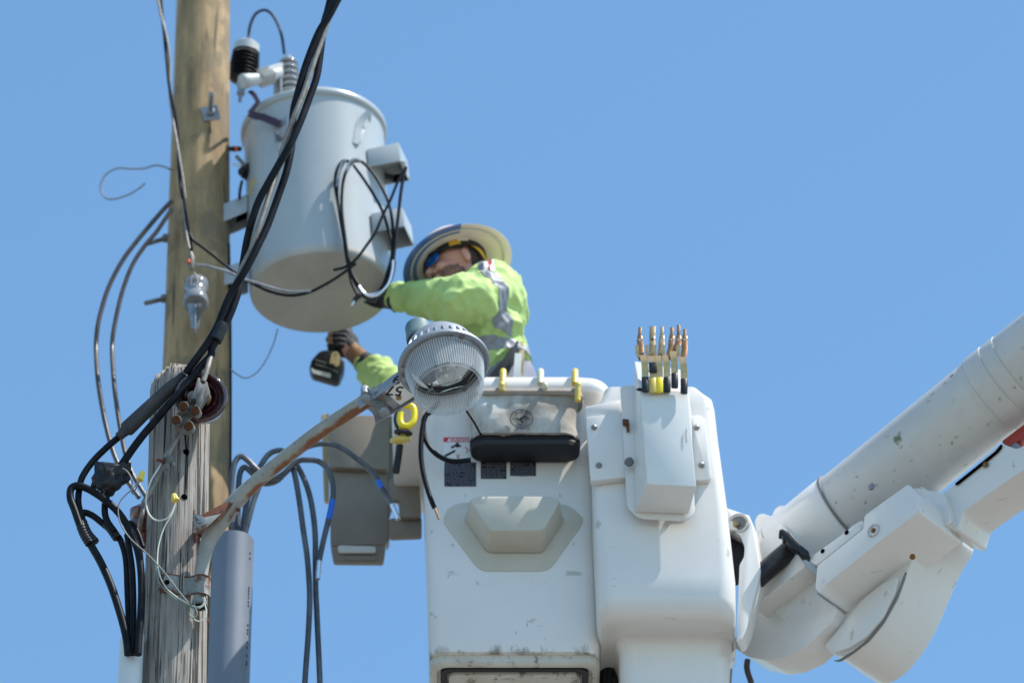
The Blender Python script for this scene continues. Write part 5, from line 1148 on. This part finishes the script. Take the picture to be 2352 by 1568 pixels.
# head frame: f face direction, h up, s the worker's left side
f = (V((-.86, -.30, -.20))).normalized(); h = V((-.20, .21, 1)); h = (h - f * h.dot(f)).normalized(); s = h.cross(f).normalized()
if s.y > 0: s = -s
def H(a, b_, c): return hc + f * a + s * b_ + h * c
# ---- body (skin), one continuous surface
bmb = MB()
bmb.ell(H(-.012, 0, .030), f * .098, s * .078, h * .100, 28, 18)      # skull
bmb.ell(H(.030, 0, -.035), f * .062, s * .060, h * .075, 24, 16)       # face
bmb.ell(H(.052, 0, -.085), f * .036, s * .040, h * .030, 18, 12)       # chin
bmb.ell(H(.005, 0, -.065), f * .068, s * .058, h * .040, 18, 12)       # jaw
bmb.ell(H(.070, .032, -.030), f * .024, s * .024, h * .022, 14, 10)    # cheeks
bmb.ell(H(.070, -.032, -.030), f * .024, s * .024, h * .022, 14, 10)
bmb.tube([H(.086, 0, .015), H(.098, 0, -.010), H(.112, 0, -.032)], [.009, .012, .014], 14)   # nose
bmb.ell(H(.098, .011, -.036), f * .012, s * .009, h * .009, 10, 8); bmb.ell(H(.098, -.011, -.036), f * .012, s * .009, h * .009, 10, 8)
bmb.ell(H(.090, 0, -.058), f * .012, s * .022, h * .007, 14, 8)        # lips
bmb.ell(H(.087, 0, -.069), f * .012, s * .019, h * .008, 14, 8)
bmb.tube([H(.082, -.035, .022), H(.090, 0, .020), H(.082, .035, .022)], .011, 12)            # brow
for sg in (1, -1):
    e = H(-.012, sg * .080, -.012)
    bmb.ell(e, f * .019 + s * sg * .006, s * .009, h * .031, 16, 12)
    bmb.ell(H(-.012, sg * .076, -.034), f * .011, s * .010, h * .012, 12, 8)
caps(bmb, [(H(-.03, 0, -.06), .062), (NK, .060), (CH, .10), (WA, .12), (HP, .13)])
caps(bmb, [(NK, .06), (LS, .07), (LE, .050), (LH_, .034), (LHand, .030)])
caps(bmb, [(NK, .06), (RS, .07), (RE, .050), (RH_, .034), (RHand, .030)])
for dy in (-.10, .10):
    hp = HP + V((0, dy, 0)); kn = V((hp.x - .03, hp.y, (hp.z + floor_z) / 2 + .02)); an = V((hp.x + .03, hp.y, floor_z + .09))
    caps(bmb, [(hp, .10), (kn, .065), (an, .045), (an + V((-.14, 0, -.05)), .035)])
me = remesh(bmb, .0055, 3); me.materials.append(M['skin'])
body = link('body', me, pr)
wb = body.location + ABS['person']
# beard and hair lifted from the head surface
src = me.copy(); src.transform(Matrix.Translation(ABS[body.name]))
def loc(p): d = p - hc; return d.dot(f), d.dot(s), d.dot(h)
def is_beard(p):
    a, b_, c = loc(p)
    j = .010 * noise.noise(p * 60); a += j; c += j
    if (p - hc).length > .15 or a < .0: return False
    if c < -.045 and a < .10 and not (abs(b_) < .022 and -.076 < c < -.052 and a > .08): return c > -.125 and a > -.005
    return False
patch_of(src, is_beard, .0022, 'beard', M['beard'], pr)
def is_hair(p):
    a, b_, c = loc(p); return (p - hc).length < .15 and a < -.030 and -.075 < c < .05
patch_of(src, is_hair, .0035, 'hair', M['hair'], pr)
# ---- shirt
smb = MB()
smb.ell(P((1122, 722), 16.09), V((.122, 0, -.03)), V((0, .20, 0)), V((.03, 0, .15)), 32, 22)
smb.ell(P((1132, 700), 16.09), V((.098, 0, -.02)), V((0, .19, 0)), V((.03, 0, .10)), 32, 22)
caps(smb, [(P((1112, 742), 16.02), .128), (P((1126, 800), 16.06), .115), (P((1138, 870), 16.08), .105)])
caps(smb, [(P((1112, 742), 16.18), .122), (P((1126, 800), 16.14), .112), (P((1138, 870), 16.12), .105)])
caps(smb, [(P((1138, 676), 15.97), .084), (P((1100, 692), 15.89), .080), (LE, .079), (P((990, 690), 15.98), .058), (P((950, 683), 16.06), .050), (LH_, .043), (P((912, 682), 16.15), .038)])
caps(smb, [(P((1108, 716), 16.24), .095), (P((1040, 830), 16.34), .082), (RE, .066), (P((905, 890), 16.43), .056), (P((868, 858), 16.48), .050), (P((850, 843), 16.50), .044)])
caps(smb, [(P((1108, 672), 16.06), .070), (P((1096, 656), 16.08), .060)])
me = remesh(smb, .0065, 7)
L0, L1 = V(LS), V(LE)
axis_arm = (LH_ - LS).normalized()
def wr(c):
    d = (c - LS).dot(axis_arm)
    v = noise.noise(V((d * 22 + c.z * 8, c.y * 9, c.z * 5))) 
    v2 = noise.noise(V((c.x * 9 + 5, c.y * 9, c.z * 12 + c.x * 10)))
    v3 = noise.noise(V((c.x * 38, c.y * 38, c.z * 38))) * 1.6
    rid = 1 - 2 * abs(noise.noise(V((c.x * 11 + c.z * 13, c.y * 8, c.z * 7 - c.x * 5))))
    a1 = 1 - abs(noise.noise(V((d * 16 + c.z * 9 + 3, c.y * 6, c.z * 7))) ) * 2.2; a2 = 1 - abs(noise.noise(V((c.x * 17, c.y * 9 + 7, c.z * 19 + c.x * 12)))) * 2.4
    return v * .7 + v2 * .5 + v3 * .3 + max(0, a1) ** 2.2 * 1.5 + max(0, a2) ** 2.2 * .55
wrinkle(me, .0115, wr)
for _ in range(1):
    bm = bmesh.new(); bm.from_mesh(me); bmesh.ops.smooth_vert(bm, verts=bm.verts, factor=.5, use_axis_x=True, use_axis_y=True, use_axis_z=True); bm.to_mesh(me); bm.free()
# gathered folds near the cuffs
wrinkle(me, .004, lambda c: math.sin(170 * (c - LHand).length) * max(0, 1 - (c - LHand).length / .16) + math.sin(170 * (c - RHand).length) * max(0, 1 - (c - RHand).length / .16))
me.materials.append(M['shirt']); src = me.copy()
shirt = link('shirt', me, pr)
# silver bands
armd = (LE - P((1138, 676), 15.97)).normalized()
b0 = P((1116, 676), 15.90)
def band_arm(p):
    d = (p - b0).dot(armd); zc = (P((1131, 740), 15.9).z)
    return abs(d) < .031 and p.y < 15.99 and p.z > zc - .01
patch_of(src, band_arm, .0022, 'reflective_band', M['tapegrey'], shirt)
zt = P((1130, 775), 15.95).z; zt2 = zt - .042
patch_of(src, lambda p: zt2 < p.z - .12 * (p.x - P((1130, 775), 15.95).x) < zt and p.x > P((1060, 775), 15.95).x and p.y > 15.5 and (p - LE).length > .12, .0022, 'reflective_band', M['tapegrey'], shirt)
xs_ = P((1080, 780), 15.95).x
# flag patch on the shoulder
fp = P((1119, 621), 15.93)
for (x0, x1, m_) in ((1100, 1112, 'trousers'), (1112, 1122, 'white'), (1122, 1128, 'red'), (1128, 1136, 'white')):
    xa = P((x0, 612), 15.95).x; xb = P((x1, 612), 15.95).x
    patch_of(src, lambda p: xa <= p.x < xb and p.z > P((1119, 632), 15.9).z and p.y < 16.0, .0025, 'shoulder_patch', M[m_], shirt)
# ---- trousers and harness
tmb = MB()
caps(tmb, [(P((1150, 850), 16.09), .110), (P((1165, 930), 16.09), .135), (HP, .14)])
for dy in (-.10, .10):
    hp = HP + V((0, dy, 0)); kn = V((hp.x - .03, hp.y, (hp.z + floor_z) / 2 + .02)); an = V((hp.x + .03, hp.y, floor_z + .10)); caps(tmb, [(hp, .112), (kn, .08), (an, .07)])
me = remesh(tmb, .008, 4); wrinkle(me, .006, lambda c: noise.noise(c * 14)); me.materials.append(M['trousers']); tr_ = link('trousers', me, pr)
bt_ = MB(); ribbon(bt_, [P((x, y), Y) for x, y, Y in ((1190, 795, 15.99), (1180, 815, 15.95), (1162, 838, 15.94), (1136, 868, 15.94), (1110, 900, 15.94))], .020, .003, (0, -.3, 1)); bt_.build('harness_strap', M['rubber'], pr)
ribbon(MB(), [V((0, 0, 0)), V((0, 0, 1))], .1, .1, (1, 0, 0))
b2 = MB(); ribbon(b2, [P((x, y), Y) for x, y, Y in ((1196, 785, 16.0), (1199, 820, 15.98), (1196, 850, 15.98), (1200, 900, 15.98))], .009, .003, (1, 0, 0)); b2.build('harness_strap', M['strap'], pr)
b3 = MB(); ribbon(b3, [P((x, y), Y) for x, y, Y in ((1191, 812, 15.935), (1188, 850, 15.925), (1184, 900, 15.925))], .012, .003, (1, 0, 0)); b3.build('harness_strap', M['palegrey'], pr)
for dy in (-.10, .10):
    an = V((HP.x + .03, HP.y + dy, floor_z)); mb = MB(); mb.ell(an + V((-.05, 0, .045)), (.15, 0, 0), (0, .052, 0), (0, 0, .05), 24, 12); mb.tube([an + V((0, 0, .02)), an + V((0, 0, .16))], [.06, .058], 20); mb.build('boot', M['rubber'], pr)
# ---- hard hat
hh = (h * 1.0 + V((-.04, .06, 0))).normalized(); hx = (f - hh * f.dot(hh)).normalized(); hy = hh.cross(hx)
ho_ = H(-.012, 0, .040)
BR = .178
def hat_ring(r, z, ex=1.0, wob=0):
    return [ho_ + hx * (math.cos(t) * r * 1.10 * ex) + hy * (math.sin(t) * r) + hh * (z + wob * math.cos(2 * t)) for t in [2 * math.pi * k / 72 for k in range(72)]]
hm = MB()
prof = [(.100, -.004), (.104, -.006), (.135, -.012), (.166, -.020), (BR, -.024), (BR + .003, -.021), (BR, -.018), (.165, -.013), (.135, -.004), (.116, .006), (.110, .02), (.106, .05), (.094, .085), (.070, .112), (.040, .126), (.001, .130)]
hm.loft([hat_ring(r, z) for r, z in prof], False, False)
hm.loft([hat_ring(r, z) for r, z in [(.100, -.004), (.100, .03), (.095, .06), (.07, .09), (.001, .105)]], False, False)
hat = hm.build('hard_hat', M['hat'], pr, sharp=60)
MB().loft([hat_ring(.150, -.0185), hat_ring(.154, -.024), hat_ring(.158, -.0215)], False, False).build('brim_bead', M['hatin'], hat)
# blue tape on the front half of the brim, white clip band beside it
def brim_arc(r0, r1, t0, t1, z0, z1, n=24):
    A = [[ho_ + hx * (math.cos(t) * r * 1.10) + hy * (math.sin(t) * r) + hh * z for r, z in ((r0, z0), (r1, z1))] for t in [R(t0 + (t1 - t0) * k / n) for k in range(n + 1)]]
    mb = MB(); mb.add([p for a in A for p in a], [[2 * i, 2 * i + 1, 2 * i + 3, 2 * i + 2] for i in range(n)]); return mb
sgn = 1 if hy.dot(s) > 0 else -1
hsrc = hat.data.copy(); hsrc.transform(Matrix.Translation(ABS[hat.name]))
def on_brim(p):
    d = p - ho_; z = d.dot(hh); x = d.dot(hx) / 1.10; y = d.dot(hy) * sgn; r = math.hypot(x, y); t = math.degrees(math.atan2(y, x))
    return r > .136 and -75 < t < 78 and z < -.012
patch_of(hsrc, on_brim, .0015, 'brim_tape', M['hatblue'], hat)
far_a, far_b = -92 * sgn, -76 * sgn
brim_arc(.120, BR + .001, far_a, far_b, -.0115, -.0265, 8).build('brim_clip', M['hatin'], hat)
# suspension: dark band and amber strap round the head
MB().loft([hat_ring(.094, -.030, .99), hat_ring(.096, .004, .99), hat_ring(.0985, .004, .99), hat_ring(.0965, -.030, .99)], False, False).build('headband', M['teal'] if False else M['rubber'], hat)
# amber strap: along the near side above the ear then down behind it
am_ = MB(); ribbon(am_, [H(.062, .068, .032), H(.020, .094, .034), H(-.035, .092, .034), H(-.072, .078, .010), H(-.098, .052, -.040), H(-.105, .03, -.055)], .013, .0015, h); am_.build('amber_strap', M['amber'], hat)
wire_pts = [H(.012, .099, .042), H(-.03, .097, .044)]
MB().tube(wire_pts, .007, 10).build('strap_clip', M['hatin'], hat)
# ---- mirrored sunglasses
sg_ = MB()
lens = MB()
for sd_ in (1, -1):
    c = H(.096, sd_ * .034, .006)
    lens.ell(c, f * .007 + s * (-sd_ * .004), (s * .029 - f * (sd_ * .014)), h * .0195, 20, 12)
gl = lens.build('sunglasses', M['lens_blue'], pr)
sg_.tube([H(.080, .064, .022), H(.100, .040, .029), H(.108, 0, .025), H(.100, -.040, .029), H(.080, -.064, .022)], .0042, 10)
for sd_ in (1, -1): sg_.tube([H(.082, sd_ * .062, .020), H(.04, sd_ * .082, .016), H(-.012, sd_ * .090, .016)], .0036, 10)
sg_.build('glasses_frame', M['rubber'], gl)
# ---- gloves
def finger(mb, a, b_, c_, d_, r):
    mb.tube(smooth_path([a, b_, c_, d_], 5), [r * (1.05 - .25 * t / 15) for t in range(16)], 12); mb.ell(d_, (r * .82, 0, 0), (0, r * .82, 0), (0, 0, r * .82), 10, 8)
# right hand closed round the drill handle: handle axis
hz = P((776, 765), 16.56); hb_ = P((770, 815), 16.56); hd = (hz - hb_).normalized()
gm = MB()
palm = P((797, 792), 16.55)
gm.ell(palm, V((.034, 0, -.016)), V((0, .030, 0)), V((.022, 0, .050)), 22, 14)
caps(gm, [(palm, .034), (P((826, 822), 16.52), .034), (P((848, 842), 16.50), .040), (P((862, 853), 16.485), .046)])
for k in range(4):
    o = hb_ + hd * (.012 + .0215 * k)
    finger(gm, palm + hd * (-.03 + .021 * k) + V((-.0, -.02, 0)), o + V((.022, -.042, 0)), o + V((-.014, -.040, 0)), o + V((-.030 + .004 * abs(k - 2), -.012, 0)), .0115 - .0006 * abs(k - 2))
finger(gm, palm + V((-.0, .01, .03)), o + V((.02, .03, .01)), o + V((-.012, .036, .012)), o + V((-.034, .024, .010)), .0125)
me = remesh(gm, .0035, 3); wrinkle(me, .0022, lambda c: noise.noise(c * 45)); me.materials.append(M['glove']); srcg = me.copy(); glo = link('glove', me, pr)
pk_ = P((815, 812), 16.50)
patch_of(srcg, lambda p: p.y < 16.545 and (abs((p - pk_).x) + abs((p - pk_).z) * .8) < .042, .002, 'leather_palm', M['leather'], glo)
patch_of(srcg, lambda p: p.y < 16.53 and abs(p.x - P((770, 0), 16.5).x) < .018 and p.z > P((0, 785), 16.5).z, .002, 'leather_palm', M['leather'], glo)
MB().tube([P((836, 832), 16.505), P((852, 846), 16.50)], [.041, .044], 22).build('glove_cuff', M['glove'], glo)
# left hand behind the edge of the tank
gl_ = MB(); caps(gl_, [(P((914, 683), 16.15), .046), (P((895, 684), 16.21), .040), (P((878, 684), 16.27), .036)])
for k in range(4):
    a = P((876, 672 + k * 8), 16.29); finger(gl_, a, a + V((-.03, .01, .004)), a + V((-.055, .0, .004)), a + V((-.068 + .004 * k, -.014, .0)), .0105)
a = P((885, 700), 16.24); finger(gl_, a, a + V((-.02, -.01, -.01)), a + V((-.045, -.015, -.006)), a + V((-.06, -.018, .0)), .012)
me = remesh(gl_, .004, 3); me.materials.append(M['glove']); g2 = link('glove', me, pr)
MB().prism(round_poly([P((x, y), 16.12) for x, y in ((893, 700), (925, 690), (916, 708), (905, 711))], .004, 2), (0, .02, 0)).build('cuff_flap', M['glove'], g2, bevel=.003)
for (x, y) in ((1029, 680), (1029, 690)):
    p = P((x, y), 15.775)
# ================================================================== cordless driver
dr = empty('cordless_driver', P((752, 870), 16.55), 'black cordless impact driver held upside by the gloved hand below the transformer, battery pack lowest', 'power tool')
yb0 = 16.50
bat = round_poly([P(R3(x, y), yb0) for x, y in ((345, 1085), (400, 1070), (490, 1095), (545, 1160), (540, 1220), (505, 1300), (470, 1308), (290, 1255), (268, 1215), (285, 1150))], .008, 3)
mbb = MB().prism(bat, (0, .05, 0)); bt0 = mbb.build('battery', M['blackpoly'], dr, bevel=.006)
MB().prism(round_poly([P(R3(x, y), yb0 - .004) for x, y in ((288, 1212), (310, 1232), (440, 1262), (436, 1292), (300, 1256), (284, 1232))], .003, 2), (0, .003, 0)).build('charge_window', M['palegrey'], bt0)
mbm = MB()
for (x0, y0, x1, y1) in ((315, 1152, 405, 1180), (318, 1186, 420, 1216), (425, 1218, 495, 1250)):
    mbm.prism([P(R3(x, y), yb0 - .0015) for x, y in ((x0, y0 - 4), (x1, y1 - 4), (x1, y1 + 4), (x0, y0 + 4))], (0, .001, 0))
mbm.build('battery_print', M['thin'], bt0)
ck = MB(); ribbon(ck, [P(R3(x, y), yb0 - .010) for x, y in ((440, 1185), (455, 1115), (475, 1100), (495, 1120), (480, 1205))], .0035, .0045, (0, 1, 0)); ribbon(ck, [P(R3(x, y), yb0 - .010) for x, y in ((462, 1190), (475, 1130), (500, 1140), (490, 1200))], .003, .004, (0, 1, 0)); ck.build('belt_clip', M['strap'], dr)
hb0 = P((768, 815), 16.56); MB().tube(smooth_path([P((762, 822), 16.56), P((768, 800), 16.56), P((776, 770), 16.56), P((780, 748), 16.57)]), [.030, .024] + [.021] * 15 + [.024, .028], 20).build('handle', M['greytool'], dr)
hc2 = P((782, 742), 16.60)
MB().lathe([(.0005, -.09), (.030, -.085), (.034, -.05), (.034, .01), (.028, .03), (.022, .06), (.012, .065), (.008, .09), (.0005, .092)], hc2, (-.25, -.10, .95), 28).build('motor_housing', M['greytool'], dr, sharp=50)
